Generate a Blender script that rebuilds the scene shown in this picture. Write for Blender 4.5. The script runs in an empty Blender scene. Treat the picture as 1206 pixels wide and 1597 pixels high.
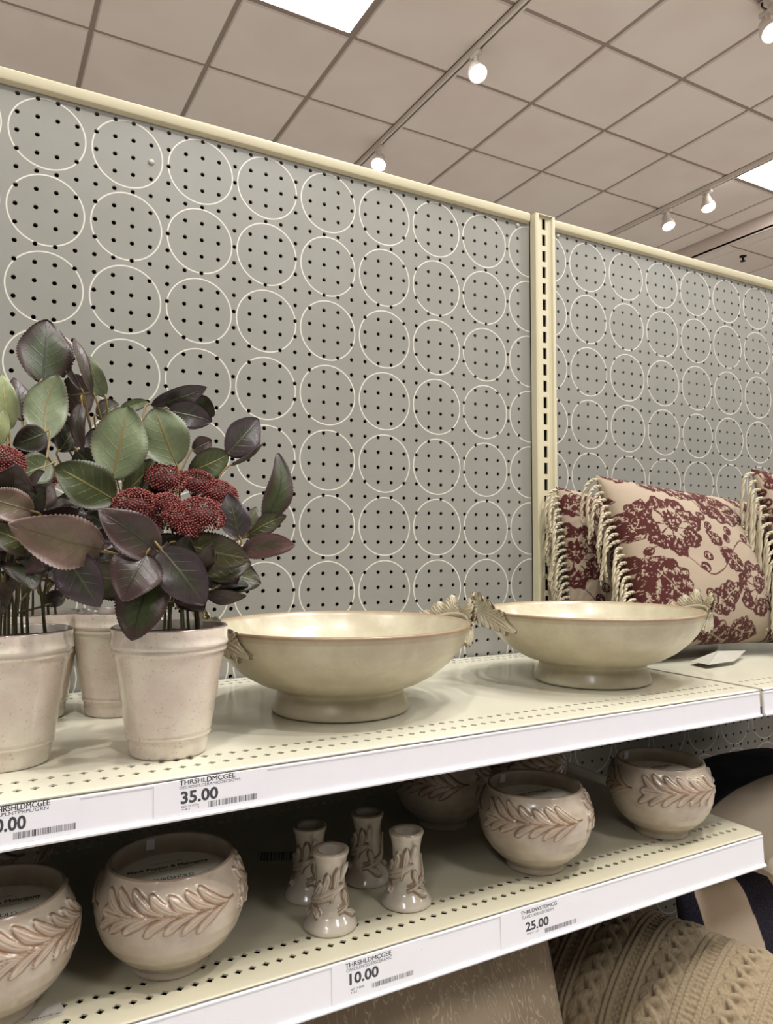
import bpy, math, random
import numpy as np
from mathutils import Vector, Matrix
S = 0.0254                      # all lengths below are inches
ZF = 84.0                       # floor lies 84 in under the first row of pegboard holes (z = 0)
sc = bpy.context.scene
COL = sc.collection
random.seed(7)

# ------------------------------------------------------------------ camera, world, exposure
CAM = np.array([-1.626, -43.562, -24.191]); YAW, PITCH, FPX = .5081, .0443, 1161.0
def basis():
    cy, sy, cp, sp = math.cos(YAW), math.sin(YAW), math.cos(PITCH), math.sin(PITCH)
    f = np.array([sy*cp, cy*cp, sp]); r = np.array([cy, -sy, 0.0]); return r, np.cross(r, f), f
RT, UP, FW = basis()
def W(v): return Vector((v[0]*S, v[1]*S, (v[2]+ZF)*S))
def at(px, py, ax, val):        # point of the line of sight through a pixel where coordinate ax equals val
    d = FW + RT*(px-603)/FPX - UP*(py-798.5)/FPX
    return CAM + d*(val-CAM[ax])/d[ax]
cd = bpy.data.cameras.new('camera'); cam = bpy.data.objects.new('camera', cd); COL.objects.link(cam)
cd.sensor_fit = 'VERTICAL'; cd.sensor_height = 24.0; cd.lens = 24.0*FPX/1597.0; cd.clip_start = .01; cd.clip_end = 100
cam.matrix_world = Matrix(((RT[0], UP[0], -FW[0], CAM[0]*S), (RT[1], UP[1], -FW[1], CAM[1]*S), (RT[2], UP[2], -FW[2], (CAM[2]+ZF)*S), (0, 0, 0, 1)))
sc.camera = cam
sc.view_settings.view_transform = 'Standard'; sc.view_settings.look = 'None'; sc.view_settings.gamma = 1
sc.view_settings.use_curve_mapping = False; sc.view_settings.exposure = 0.08
TROFFER = 26.0; SPOT = 75.0; AMB = 0.14
wd = bpy.data.worlds.new('store_air'); sc.world = wd; wd.use_nodes = True
wd.node_tree.nodes['Background'].inputs[0].default_value = (1.0, .98, .965, 1); wd.node_tree.nodes['Background'].inputs[1].default_value = AMB

# ------------------------------------------------------------------ helpers
def lin(c):
    return tuple(((v/255)/12.92 if v/255 <= .04045 else ((v/255+.055)/1.055)**2.4) for v in c)
def rgba(c): return (*lin(c), 1.0)
class NT:
    def __init__(s, name):
        s.m = bpy.data.materials.new(name); s.m.use_nodes = True; s.t = s.m.node_tree; s.b = s.t.nodes['Principled BSDF']
    def n(s, typ, **kw):
        nd = s.t.nodes.new(typ)
        for k, v in kw.items():
            if k.startswith('i_'):
                nd.inputs[int(k[2:]) if k[2:].isdigit() else k[2:]].default_value = v
            else: setattr(nd, k, v)
        return nd
    def l(s, a, b): s.t.links.new(a, b)
    def math(s, op, a, b=None, c=None):
        nd = s.t.nodes.new('ShaderNodeMath'); nd.operation = op
        for i, v in enumerate((a, b, c)):
            if v is None: continue
            if isinstance(v, (int, float)): nd.inputs[i].default_value = v
            else: s.l(v, nd.inputs[i])
        return nd.outputs[0]
    def mix(s, f, a, b):
        nd = s.t.nodes.new('ShaderNodeMix'); nd.data_type = 'RGBA'
        for i, v in ((0, f), (6, a), (7, b)):
            if isinstance(v, (int, float, tuple)): nd.inputs[i].default_value = v
            else: s.l(v, nd.inputs[i])
        return nd.outputs[2]
    def obj(s): return s.n('ShaderNodeTexCoord').outputs['Object']
    def noise(s, scale, detail=2, co=None, rough=.5):
        nd = s.n('ShaderNodeTexNoise'); nd.inputs['Scale'].default_value = scale; nd.inputs['Detail'].default_value = detail; nd.inputs['Roughness'].default_value = rough
        s.l(co if co is not None else s.obj(), nd.inputs['Vector']); return nd.outputs[0]
    def ramp(s, f, lo, hi):
        nd = s.n('ShaderNodeMapRange'); nd.interpolation_type = 'SMOOTHSTEP'
        s.l(f, nd.inputs[0]); nd.inputs[1].default_value = lo; nd.inputs[2].default_value = hi; return nd.outputs[0]
    def bump(s, h, strength=.3, dist=.001):
        nd = s.n('ShaderNodeBump'); nd.inputs['Strength'].default_value = strength; nd.inputs['Distance'].default_value = dist
        s.l(h, nd.inputs['Height']); s.l(nd.outputs[0], s.b.inputs['Normal'])
    def col(s, c):
        if isinstance(c, tuple): s.b.inputs['Base Color'].default_value = c
        else: s.l(c, s.b.inputs['Base Color'])
    def setp(s, rough=.5, metal=0, coat=0, coatr=.1, spec=.5, sheen=0):
        b = s.b; b.inputs['Roughness'].default_value = rough; b.inputs['Metallic'].default_value = metal
        b.inputs['Coat Weight'].default_value = coat; b.inputs['Coat Roughness'].default_value = coatr
        b.inputs['Specular IOR Level'].default_value = spec; b.inputs['Sheen Weight'].default_value = sheen; return s.m
def plain(name, c, rough=.5, nz=.06, scale=60, **kw):
    t = NT(name); k = t.noise(scale, 3); d = rgba(tuple(v*(1-nz) for v in c)); t.col(t.mix(k, d, rgba(c))); return t.setp(rough, **kw)

class MB:                        # mesh builder, local inches
    def __init__(s): s.v = []; s.f = []; s.mi = []; s.cm = 0
    def add(s, vs, fs):
        o = len(s.v); s.v += [tuple(map(float, q)) for q in vs]; s.f += [tuple(i+o for i in f) for f in fs]; s.mi += [s.cm]*len(fs); return s
    def box(s, x0, x1, y0, y1, z0, z1):
        return s.add([(x, y, z) for z in (z0, z1) for y in (y0, y1) for x in (x0, x1)],
                     [(0, 2, 3, 1), (4, 5, 7, 6), (0, 1, 5, 4), (2, 6, 7, 3), (0, 4, 6, 2), (1, 3, 7, 5)])
    def grid(s, G, cu=False, cv=False):       # G: array [n][m][3]
        n, m = G.shape[:2]; fs = []
        for i in range(n if cu else n-1):
            for j in range(m if cv else m-1):
                a, b = (i+1) % n, (j+1) % m; fs.append((i*m+j, a*m+j, a*m+b, i*m+b))
        return s.add(G.reshape(-1, 3), fs)
    def lathe(s, prof, n=64, cx=0, cy=0):
        t = np.linspace(0, 2*np.pi, n, endpoint=False)
        G = np.stack([np.stack([cx+r*np.cos(t), cy+r*np.sin(t), 0*t+z], 1) for r, z in prof], 0)
        return s.grid(G[:, ::-1], cv=True)
    def tube(s, pts, rad, n=8, twist=0, prof=None):
        pts = np.array(pts, float); m = len(pts); rad = np.broadcast_to(np.array(rad, float), (m,))
        T = np.gradient(pts, axis=0); T /= np.linalg.norm(T, axis=1)[:, None]+1e-9
        a = np.cross(T[0], [0, 0, 1.0]); a = a if np.linalg.norm(a) > .05 else np.array([1.0, 0, 0]); R = []
        for i in range(m):
            a = a-T[i]*(a@T[i]); a /= np.linalg.norm(a); R.append(a.copy())
        R = np.array(R); B = np.cross(T, R); ang = np.linspace(0, 2*np.pi, n, endpoint=False)
        G = np.zeros((m, n, 3))
        for i in range(m):
            k = ang+twist*i; pr = 1 if prof is None else prof(ang)
            G[i] = pts[i]+rad[i]*((np.cos(k)*pr)[:, None]*R[i]+(np.sin(k)*pr)[:, None]*B[i])
        o = len(s.v); s.grid(G, cv=True); s.f += [tuple(o+j for j in range(n))[::-1], tuple(o+(m-1)*n+j for j in range(n))]; s.mi += [s.cm]*2
        return s
    def blob(s, c, r, n=8, m=6):
        c = np.array(c, float); r = np.broadcast_to(np.array(r, float), (3,)); G = np.zeros((m+1, n, 3))
        for i in range(m+1):
            a = math.pi*(i+.001)/(m+.002)
            for j in range(n):
                b = 2*math.pi*j/n; G[i, j] = c+r*np.array([math.sin(a)*math.cos(b), math.sin(a)*math.sin(b), math.cos(a)])
        return s.grid(G, cv=True)
    def mesh(s, name, mats, smooth=True, attr=None, uv=None, colr=None):
        me = bpy.data.meshes.new(name); v = np.array(s.v)*S; me.from_pydata(v.tolist(), [], s.f); 
        for m in (mats if isinstance(mats, (list, tuple)) else [mats]): me.materials.append(m)
        me.polygons.foreach_set('material_index', s.mi)
        if smooth: me.polygons.foreach_set('use_smooth', [True]*len(s.f))
        if attr is not None:
            a = me.attributes.new('crease', 'FLOAT', 'POINT'); a.data.foreach_set('value', np.asarray(attr, float).ravel())
        if colr is not None:
            a = me.attributes.new('pattern', 'FLOAT_COLOR', 'POINT'); a.data.foreach_set('color', np.asarray(colr, float).ravel())
        if uv is not None:
            a = me.attributes.new('leafuv', 'FLOAT2', 'POINT'); a.data.foreach_set('vector', np.asarray(uv, float).ravel())
        me.update(); return me
def link(name, me, parent=None, loc=None):
    o = bpy.data.objects.new(name, me); COL.objects.link(o)
    if parent: o.parent = parent
    if loc is not None: o.location = loc
    return o
def obj(name, mb, mats, parent=None, smooth=True, loc=None, sharp=None, **kw):
    me = mb.mesh(name, mats, smooth, **kw) if isinstance(mb, MB) else mb
    if sharp and smooth: me.set_sharp_from_angle(angle=math.radians(sharp))
    return link(name, me, parent, loc)
def tag(o, label, cat, group=None, kind=None):
    o['label'] = label; o['category'] = cat
    if group: o['group'] = group
    if kind: o['kind'] = kind
    return o
def thing(name, label, cat, loc, rotz=0, group=None):
    o = bpy.data.objects.new(name, None); COL.objects.link(o); o.empty_display_size = .02
    o.location = W(loc); o.rotation_euler = (0, 0, rotz); return tag(o, label, cat, group)
def dup(root, loc, rotz, label):
    r = root.copy(); COL.objects.link(r); r.location = W(loc); r.rotation_euler = (0, 0, rotz); r['label'] = label
    for ch in list(root.children):
        c = ch.copy(); COL.objects.link(c); c.parent = r
        for g in ch.children:
            d = g.copy(); COL.objects.link(d); d.parent = c
    return r
def struct(name, mb, mats, **kw):
    o = obj(name, mb, mats, loc=W((0, 0, 0)), **kw); o['kind'] = 'structure'; return o
def bevel(o, w, seg=2):
    m = o.modifiers.new('bevel', 'BEVEL'); m.width = w*S; m.segments = seg; m.limit_method = 'ANGLE'; return o
def text_mb(mb, txt, x0, x1, z0, z1, put, bold=0.0):    # lettering fitted to a box, put(x, z) gives the 3D point
    cu = bpy.data.curves.new('lettering', 'FONT'); cu.body = txt; heavy = bold if all(c in '0123456789.' for c in txt) else 0; cu.offset = heavy; cu.resolution_u = 3
    o = bpy.data.objects.new('lettering', cu); COL.objects.link(o); bpy.context.view_layer.update()
    me = bpy.data.meshes.new_from_object(o.evaluated_get(bpy.context.evaluated_depsgraph_get()))
    v = np.array([q.co[:] for q in me.vertices]); f = [tuple(p.vertices) for p in me.polygons]
    bpy.data.objects.remove(o); bpy.data.curves.remove(cu); bpy.data.meshes.remove(me)
    lo, hi = v.min(0), v.max(0); sx = (x1-x0)/(hi[0]-lo[0]); capz = .7
    for dx in ((0,) if heavy or not bold else (-bold, 0, bold)): mb.add([put(x0+(q[0]-lo[0])*sx+dx, z0+q[1]/capz*(z1-z0)) for q in v], f)
def holeplane(mb, us, vs, cells, put, shape='circle', r=.125, depth=.12, sides=16):
    # us, vs: cell borders; cells: set of (i, j) with a hole; put(u, v, d) -> xyz
    per = []
    for k in range(sides):
        t = (k/sides*8+1) % 8; q = int(t//2); w = (t % 2)-1
        per.append([(1, w), (-w, 1), (-1, -w), (w, -1)][q])
    for i in range(len(us)-1):
        for j in range(len(vs)-1):
            u0, u1, v0, v1 = us[i], us[i+1], vs[j], vs[j+1]; cu, cv = (u0+u1)/2, (v0+v1)/2
            if (i, j) not in cells: mb.add([put(u0, v0, 0), put(u1, v0, 0), put(u1, v1, 0), put(u0, v1, 0)], [(0, 1, 2, 3)]); continue
            O = [put(cu+a*(u1-u0)/2, cv+b*(v1-v0)/2, 0) for a, b in per]; I = []; D = []
            for a, b in per:
                if shape == 'circle': h = math.hypot(a, b); x, y = r*a/h, r*b/h
                elif shape == 'diamond': h = abs(a)+abs(b); x, y = r*a/h, r*b/h
                else: x, y = a*r[0], b*r[1]
                I.append(put(cu+x, cv+y, 0)); D.append(put(cu+x, cv+y, depth))
            n = sides; fs = [(k, (k+1) % n, n+(k+1) % n, n+k) for k in range(n)]+[(n+k, n+(k+1) % n, 2*n+(k+1) % n, 2*n+k) for k in range(n)]
            mb.add(O+I+D, fs)

# ------------------------------------------------------------------ materials
def mat_peg(name, cx, cz, pu, pv):
    t = NT(name); sp = t.n('ShaderNodeSeparateXYZ'); t.l(t.obj(), sp.inputs[0])
    def cell(o, c, p):
        a = t.math('DIVIDE', t.math('SUBTRACT', o, c*S), p*S); a = t.math('SUBTRACT', t.math('FRACT', t.math('ADD', a, 100.5)), .5); return t.math('MULTIPLY', a, p)
    a, b = cell(sp.outputs[0], cx, pu), cell(sp.outputs[2], cz, pv)
    d = t.math('SQRT', t.math('ADD', t.math('MULTIPLY', a, a), t.math('MULTIPLY', b, b)))
    e = t.math('ABSOLUTE', t.math('SUBTRACT', d, 1.93)); m = t.math('SUBTRACT', 1.0, t.ramp(e, .028, .048))
    k = t.noise(9, 3); base = t.mix(t.ramp(k, .3, .7), rgba((136, 134, 125)), rgba((140, 138, 130)))
    t.col(t.mix(m, base, rgba((206, 202, 190)))); t.bump(t.noise(900, 2), .05); return t.setp(.38, spec=.4)
M_PEG = mat_peg('greige_pegboard', 1.52, -1.85, 4.195, 4.219); M_PEG2 = mat_peg('greige_pegboard_next_bay', 41.15, -1.92, 4.281, 4.229)
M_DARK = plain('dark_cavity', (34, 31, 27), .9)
def mat_cream(name, c, rough, bscale=300):
    t = NT(name); k = t.noise(3, 4); t.col(t.mix(t.ramp(k, .35, .7), rgba(c), rgba(tuple(v*.965 for v in c)))); t.bump(t.noise(bscale, 2), .04, .0005); return t.setp(rough, spec=.55)
M_CREAM = mat_cream('cream_enamel_steel', (205, 196, 166), .35)
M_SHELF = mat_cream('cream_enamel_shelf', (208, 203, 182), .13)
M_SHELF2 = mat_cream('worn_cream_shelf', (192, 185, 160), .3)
M_WHITE = plain('white_plastic', (232, 230, 233), .3, .02)
def mat_scuff():
    t = NT('scuffed_white_plastic'); k = t.noise(260, 5, rough=.7); a = t.ramp(k, .64, .72); b = t.ramp(t.noise(22, 2), .55, .62)
    t.col(t.mix(t.math('MULTIPLY', t.math('MULTIPLY', a, b), .6), rgba((230, 229, 231)), rgba((120, 112, 108)))); return t.setp(.33)
M_SCUFF = mat_scuff()
M_INK = plain('grey_black_ink', (62, 62, 68), .6); M_CARD = plain('white_label_card', (233, 232, 237), .45, .02)
M_METAL = plain('grey_metal', (150, 148, 148), .35, metal=.3)
def mat_tile():
    t = NT('mineral_ceiling_tile'); a = t.noise(330, 3, rough=.7); b = t.noise(2.2, 2)
    c = t.mix(t.ramp(b, .35, .65), rgba((222, 212, 200)), rgba((226, 218, 207))); t.col(t.mix(t.ramp(a, .60, .74), c, rgba((190, 176, 164))))
    t.bump(a, .35, .002); return t.setp(.95, spec=.1)
M_TILE = mat_tile(); M_TBAR = plain('ceiling_t_bar', (150, 136, 124), .6)
M_FLOOR = plain('pale_vinyl_floor', (230, 220, 212), .4, .05, 3)
def mat_glow(name, c, e):
    t = NT(name); t.col(rgba((240, 240, 240))); t.b.inputs['Emission Color'].default_value = (*c, 1); t.b.inputs['Emission Strength'].default_value = e; return t.m
M_GLOW = mat_glow('troffer_light', (.98, .985, 1), TROFFER); M_LENS = mat_glow('spot_lens_light', (1, .98, .95), 9)
M_FIX = plain('white_lamp_housing', (222, 212, 200), .45, .03)
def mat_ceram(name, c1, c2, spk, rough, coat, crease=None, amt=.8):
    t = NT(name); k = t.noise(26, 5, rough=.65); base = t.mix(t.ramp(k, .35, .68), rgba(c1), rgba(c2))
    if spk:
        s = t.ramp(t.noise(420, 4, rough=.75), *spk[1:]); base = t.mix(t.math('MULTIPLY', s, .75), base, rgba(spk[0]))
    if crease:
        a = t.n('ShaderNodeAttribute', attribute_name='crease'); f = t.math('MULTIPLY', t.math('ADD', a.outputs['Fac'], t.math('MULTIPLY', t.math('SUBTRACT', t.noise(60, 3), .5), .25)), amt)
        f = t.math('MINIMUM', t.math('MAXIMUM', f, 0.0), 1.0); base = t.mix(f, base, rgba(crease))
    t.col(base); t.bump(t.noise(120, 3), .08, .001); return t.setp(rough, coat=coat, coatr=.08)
M_POT = mat_ceram('speckled_pinkish_glaze', (205, 190, 174), (222, 214, 196), ((140, 112, 98), .63, .7), .22, .6, (206, 196, 178), .5)
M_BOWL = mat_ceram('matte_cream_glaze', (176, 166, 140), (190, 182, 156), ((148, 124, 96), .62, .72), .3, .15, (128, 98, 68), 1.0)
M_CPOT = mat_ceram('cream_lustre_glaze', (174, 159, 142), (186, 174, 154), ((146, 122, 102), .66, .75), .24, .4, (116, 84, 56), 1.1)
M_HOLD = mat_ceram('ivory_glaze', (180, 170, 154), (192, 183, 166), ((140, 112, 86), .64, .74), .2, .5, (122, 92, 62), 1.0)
M_WAX = plain('cream_wax', (224, 212, 190), .4); M_PAPER = plain('kraft_cream_paper', (244, 238, 220), .6)
M_SOIL = plain('dark_moss_soil', (38, 32, 26), .95, .5, 300)
M_STEM = plain('green_stem', (92, 88, 52), .5, .3, 80); M_TWIG = plain('ochre_stem', (140, 114, 62), .5, .2)

# ------------------------------------------------------------------ setting: floor, ceilings, far fascia
ZT = -32.1; ZL = -39.8; FY = -17.5; ZC = 81.6; GX, GY = 17.64, 115.93; ZC2 = 76.6
EDGE = 218.6
troffs = [(gx, gy) for gx in (GX-24*5, GX+24, GX+24*7) for gy in (GY-24*3, GY-24*7, GY-24*11)]   # low corners of 2 x 4 ft fixtures
mb = MB(); mb.box(-260, 420, -260, 300, -ZF-1, -ZF); struct('floor', mb, M_FLOOR, smooth=False)
mb = MB(); mb.cm = 1; mb.box(-220, EDGE, -200, 290, ZC+.35, ZC+1.2); mb.cm = 0
for i in range(-10, 9):
    for j in range(-8, 14):
        x, y = GX+24*i, GY-24*j
        if any(tx-1 < x < tx+1 and ty-1 < y < ty+47 for tx, ty in troffs): continue
        x1 = min(x+24, EDGE); 
        if x1-x < 2: continue
        a, b, c, d = x+.5, x1-.5, y+.5, y+23.5; e = .25
        mb.add([(a, c, ZC+.35), (b, c, ZC+.35), (b, d, ZC+.35), (a, d, ZC+.35), (a+e, c+e, ZC), (b-e, c+e, ZC), (b-e, d-e, ZC), (a+e, d-e, ZC)],
               [(0, 1, 5, 4), (1, 2, 6, 5), (2, 3, 7, 6), (3, 0, 4, 7), (4, 5, 6, 7)])
mb.cm = 2; mb.box(EDGE, EDGE+.8, -200, 290, ZC2, ZC+1)                  # fascia down to the lower ceiling
mb.cm = 1; mb.box(EDGE, 420, -200, 290, ZC2+.35, ZC2+1); mb.cm = 0
for i in range(0, 9):
    for j in range(-8, 14):
        x = EDGE+6+24*i-(0 if i else 0); y = GY-24*j; x0 = x if i else x
        for (a, b) in ([(EDGE+.9, EDGE+6)] if i == 0 else [])+[(x0+.5, x0+23.5)]:
            c, d = y+.5, y+23.5; e = .25
            mb.add([(a, c, ZC2+.35), (b, c, ZC2+.35), (b, d, ZC2+.35), (a, d, ZC2+.35), (a+e, c+e, ZC2), (b-e, c+e, ZC2), (b-e, d-e, ZC2), (a+e, d-e, ZC2)],
                   [(0, 1, 5, 4), (1, 2, 6, 5), (2, 3, 7, 6), (3, 0, 4, 7), (4, 5, 6, 7)])
struct('ceiling', mb, [M_TILE, M_TBAR, plain('pale_fascia', (222, 208, 196), .8)], smooth=False)

# troffers
fr = MB(); fr.box(.5, 23.5, .5, 1.3, -.1, .4); fr.box(.5, 23.5, 46.7, 47.5, -.1, .4); fr.box(.5, 1.3, 1.3, 46.7, -.1, .4); fr.box(22.7, 23.5, 1.3, 46.7, -.1, .4)
for k in (12.5, 24, 35.5): fr.box(1.3, 22.7, k-.1, k+.1, -.02, .1)
frm = fr.mesh('frame', M_TBAR, False)
gl = MB()
G = np.zeros((13, 2, 3))
for k in range(13):
    u = k/12; G[k, :, 0] = 1.3+21.4*u; G[k, :, 2] = .06+.24*abs(math.sin(2*math.pi*u)); G[k, 0, 1] = 1.3; G[k, 1, 1] = 46.7
gl.grid(G); glm = gl.mesh('diffuser', M_GLOW)
added_far_troffs = [(EDGE+6+24*i, GY-24*j) for i in (2, 5) for j in (4, 8)]  # unseen panels added under the lower ceiling to brighten the far right
for k, (tx, ty) in enumerate(troffs+added_far_troffs):
    seen = {(GX+24, GY-72): 'bright recessed light panel near the top centre of the ceiling, cut by the upper edge',
            (GX+168, GY-72): 'bright recessed light panel at the right edge of the ceiling beyond the two small spotlights'}.get((tx, ty))
    o = thing('ceiling_light_panel', seen or 'recessed light panel in the ceiling, outside the view, placed for its light', 'ceiling light', (tx, ty, ZC if k < len(troffs) else ZC2-.1), 0, 'recessed light panels')
    link('frame', frm, o); link('diffuser', glm, o)

# track rails and spotlights
def rail(x0, x1, y0, y1, label):
    mb = MB(); L = (x1-x0) if x1-x0 > y1-y0 else (y1-y0); ax = x1-x0 > y1-y0
    def bx(w0, w1, z0, z1): mb.box(*((0, L, w0, w1) if ax else (w0, w1, 0, L)), z0, z1)
    bx(-.7, -.25, -1.3, 0); bx(.25, .7, -1.3, 0); bx(-.25, .25, -.3, 0)
    mb.cm = 1; bx(-.25, .25, -.9, -.3)
    o = obj('light_track', mb, [M_FIX, M_DARK], None, False, loc=W((x0, y0, ZC))); tag(o, label, 'light track', 'ceiling light tracks'); return o
XA, XB, YC = GX+72+.2, GX+168+.2, 43.5
rail(XA, XA, -60, 150, 'long white light track running over the aisle at the ceiling centre, carrying two spotlights')
rail(XB, XB, 60, 200, 'thin light track at the far right of the ceiling carrying two small spotlights')
rail(130.5, 240, YC, YC, 'short piece of light track in the upper right corner above the nearest spotlight')
def spot(x, y, aim, label, power=1.0):
    base = np.array([x, y, ZC-1.3]); o = thing('spotlight', label, 'spotlight', base, 0, 'track spotlights')
    mb = MB(); mb.box(-.55, .55, -1.6, 1.6, -.9, 0); mb.lathe([(0, -.9), (.55, -.9), (.55, -2.6), (.5, -2.7), (0, -2.7)], 16); bevel(obj('stem_bracket', mb, M_FIX, o), .1)
    d = np.array(aim, float)-(base+[0, 0, -4]); d /= np.linalg.norm(d)
    q = Vector(d).to_track_quat('-Z', 'Y').to_matrix().to_4x4()
    hd = MB(); hd.lathe([(0, 1.9), (1.0, 1.9), (1.25, 1.6), (1.3, .3), (1.9, -.7), (2.05, -1.4), (2.05, -2.1), (1.95, -2.15), (1.85, -2.1), (1.8, -1.9)], 32)
    h = obj('lamp_head', hd, M_FIX, o, sharp=50); h.matrix_local = Matrix.Translation(Vector((0, 0, -3.6*S))) @ q
    ln = MB(); ln.lathe([(0, -2.0), (.3, -2.02), (1.0, -1.98), (1.8, -1.9)], 32); obj('lens', ln, M_LENS, h)
    ld = bpy.data.lights.new('spot_beam', 'SPOT'); ld.energy = SPOT*power; ld.spot_size = math.radians(75); ld.spot_blend = .8; ld.shadow_soft_size = .05; ld.color = (1, .975, .95)
    lo = link('spot_beam', ld, h); lo.location = (0, 0, -2.4*S); return o
spot(XA, 81.5, (60, -10, -60), 'white track spotlight on the centre track, the larger and higher of its two')
spot(XA, 124.5, (30, 60, -60), 'white track spotlight showing just above the pegboard top edge, left of the others')
spot(XB, 113, (170, 60, -60), 'small spotlight on the far right track, the lower left of the pair there')
spot(XB, 98.5, (170, 60, -60), 'small spotlight on the far right track, the upper one beside the light panel')
spot(132.2, YC, (100, -45, -60), 'largest spotlight in the upper right corner, cut from a short track')
for x, y, a, pw in [(XA-96, -52, (12, -8, -31), 1.5), (XA-54, -58, (26, -6, -31), 1.5), (XA, -45, (45, -4, -25), 1.5)]:
    spot(x, y, a, 'track spotlight above the aisle behind the viewer', pw)
sp_ = MB(); sp_.lathe([(0, 0), (1.2, 0), (1.1, -.3), (.4, -.4), (.3, -1.6), (.9, -1.7), (.9, -1.85), (0, -1.9)], 16); p_ = at(1159, 402, 2, ZC2-.6)
tag(obj('sprinkler', sp_, M_DARK, loc=W((p_[0], p_[1], ZC2))), 'small dark fire sprinkler on the lower bright ceiling at far right', 'sprinkler')

# ------------------------------------------------------------------ gondola: pegboard walls, posts, caps
def pegpanel(name, c0, c1, xoff, x0, x1, z0, mat, label):
    mb = MB(); us = [x0]+[xoff+c+.5 for c in range(c0-1, c1)]+[x1]
    us = sorted(us); r1 = int(-z0); vs = [z0]+[-(r+.5) for r in range(r1-1, -1, -1)]+[.5, .95]
    cells = set()
    for i in range(1, len(us)-2+0):
        for j in range(1, len(vs)-2+0): cells.add((i, j))
    random.seed(int(x0)+99)
    for _ in range(12): cells.discard((random.randint(2, len(us)-4), random.randint(2, len(vs)-3))) if _ < 2 else None
    holeplane(mb, us, vs, cells, lambda u, v, d: (u, d, v), 'circle', .125, .14)
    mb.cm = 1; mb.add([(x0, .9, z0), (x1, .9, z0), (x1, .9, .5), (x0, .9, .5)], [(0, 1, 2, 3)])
    o = obj(name, mb, [mat, M_DARK], None, False, loc=W((0, 0, 0))); o['kind'] = 'structure'; return o
pegpanel('wall_back', -11, 35, 0.0, -12.0, 35.6, -60, M_PEG, '')
pegpanel('wall_back_right', 0, 46, 37.98, 36.6, 84.4, -60, M_PEG2, '')
M_PLUG = plain('dull_plastic_plug', (176, 172, 162), .4)
def plug(x, z, label):
    mb = MB(); mb.lathe([(.0, .0), (.17, 0), (.17, -.05), (.1, -.1), (0, -.11)], 16); mb.v = [(a, c, b) for a, b, c in mb.v]
    tag(obj('hole_plug', mb, M_PLUG, loc=W((x, -.0, z))), label, 'plug')
plug(34, 0, 'tiny white plug in the top row hole just left of the slotted post'); plug(38, 0, 'tiny white plug in the top row hole just right of the slotted post')
plug(7, -2, 'tiny pale plug filling a hole inside the second circle of the top row')
def post(xc, label):
    mb = MB(); w = .97; us = [-.42, .42]; n = 60; vs = [.95-1.25*k for k in range(n)]; vs = vs[::-1]
    cells = {(0, j) for j in range(len(vs)-1)}
    holeplane(mb, us, vs, cells, lambda u, v, d: (u, -.55+d, v), 'rect', (.17, .43), .1)
    z0, z1 = vs[0], vs[-1]
    prof = [(-w, 0), (-w, -.72), (-w+.12, -.78), (-w+.3, -.78), (-w+.36, -.6), (-.42, -.55)]
    for sgn in (-1, 1):
        P = [(sgn*a if sgn == 1 else a, b) for a, b in prof] if sgn == -1 else [(-a, b) for a, b in prof]
        G = np.array([[(a, b, z0), (a, b, z1)] for a, b in P]); mb.grid(G)
    mb.box(-w, w, -.1, 0, z0, z1); mb.box(-w, w, -.76, 0, z1-.02, z1+.03)
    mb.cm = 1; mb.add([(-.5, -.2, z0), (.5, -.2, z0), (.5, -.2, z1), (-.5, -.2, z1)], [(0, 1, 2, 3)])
    tag(obj('slotted_post', mb, [M_CREAM, M_DARK], None, False, loc=W((xc, 0, 0))), label, 'post')
post(36.1, 'cream slotted steel upright between the two pegboard panels')
def cap(x0, x1, label):
    mb = MB(); P = [(.3, .3), (-.06, .3), (-.3, .42), (-.34, .5), (-.34, .98), (-.28, 1.05), (1.6, 1.05), (1.6, .3)]
    G = np.array([[(0, a, b), (x1-x0, a, b)] for a, b in P]); mb.grid(G, cu=True); mb.add([(0, a, b) for a, b in P], [tuple(range(8))]); mb.add([(x1-x0, a, b) for a, b in P], [tuple(range(8))[::-1]])
    tag(obj('top_rail', mb, M_CREAM, None, True, loc=W((x0, 0, 0)), sharp=30), label, 'rail')
cap(-12, 34.95, 'cream steel rail capping the left pegboard panel'); cap(37.25, 84, 'cream steel rail capping the right pegboard panel')

# ------------------------------------------------------------------ shelves with perforations and price channels
def shelf(x0, x1, z, fy, mat, label, name='shelf', perf=True, thick=1.0):
    L = x1-x0; mb = MB(); c = .53; n = int((L-1.2)/c); m0 = (L-n*c)/2
    us = [0]+[m0+c*k for k in range(n+1)]+[L]
    yb = -.25
    vs = [fy+.12, fy+.75, fy+1.28, fy+1.7, fy+2.23, -2.0, -1.47, -1.2, -.67, yb]
    cells = set()
    if perf:
        for k in range(n):
            cells |= {(k+1, 1), (k+1, 7), (k+1, 5), (k+1, 3)}
    holeplane(mb, us, vs, cells, lambda u, v, d: (u, v, -d), 'diamond', .165, .06, 8)
    # rolled front nose, front skirt, sides
    nose = [(fy+.12, 0), (fy+.04, -.01), (fy, -.05), (fy+.02, -.1), (fy+.1, -.11), (fy+.1, -thick), (fy+1, -thick)]
    G = np.array([[(0, a, b), (L, a, b)] for a, b in nose]); mb.grid(G)
    for x in (0, L): mb.add([(x, fy+.1, -thick), (x, yb, -thick), (x, yb, 0), (x, fy+.1, 0)], [(0, 1, 2, 3)])
    mb.add([(0, yb, -thick), (L, yb, -thick), (L, yb, 0), (0, yb, 0)], [(0, 1, 2, 3)])
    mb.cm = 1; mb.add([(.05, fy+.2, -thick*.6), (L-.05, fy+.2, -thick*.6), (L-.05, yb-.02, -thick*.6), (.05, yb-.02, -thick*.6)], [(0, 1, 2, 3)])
    o = thing(name, label, 'shelf', (x0, 0, z)); obj('shelf_panel', mb, [mat, M_DARK], o, False); return o
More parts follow.
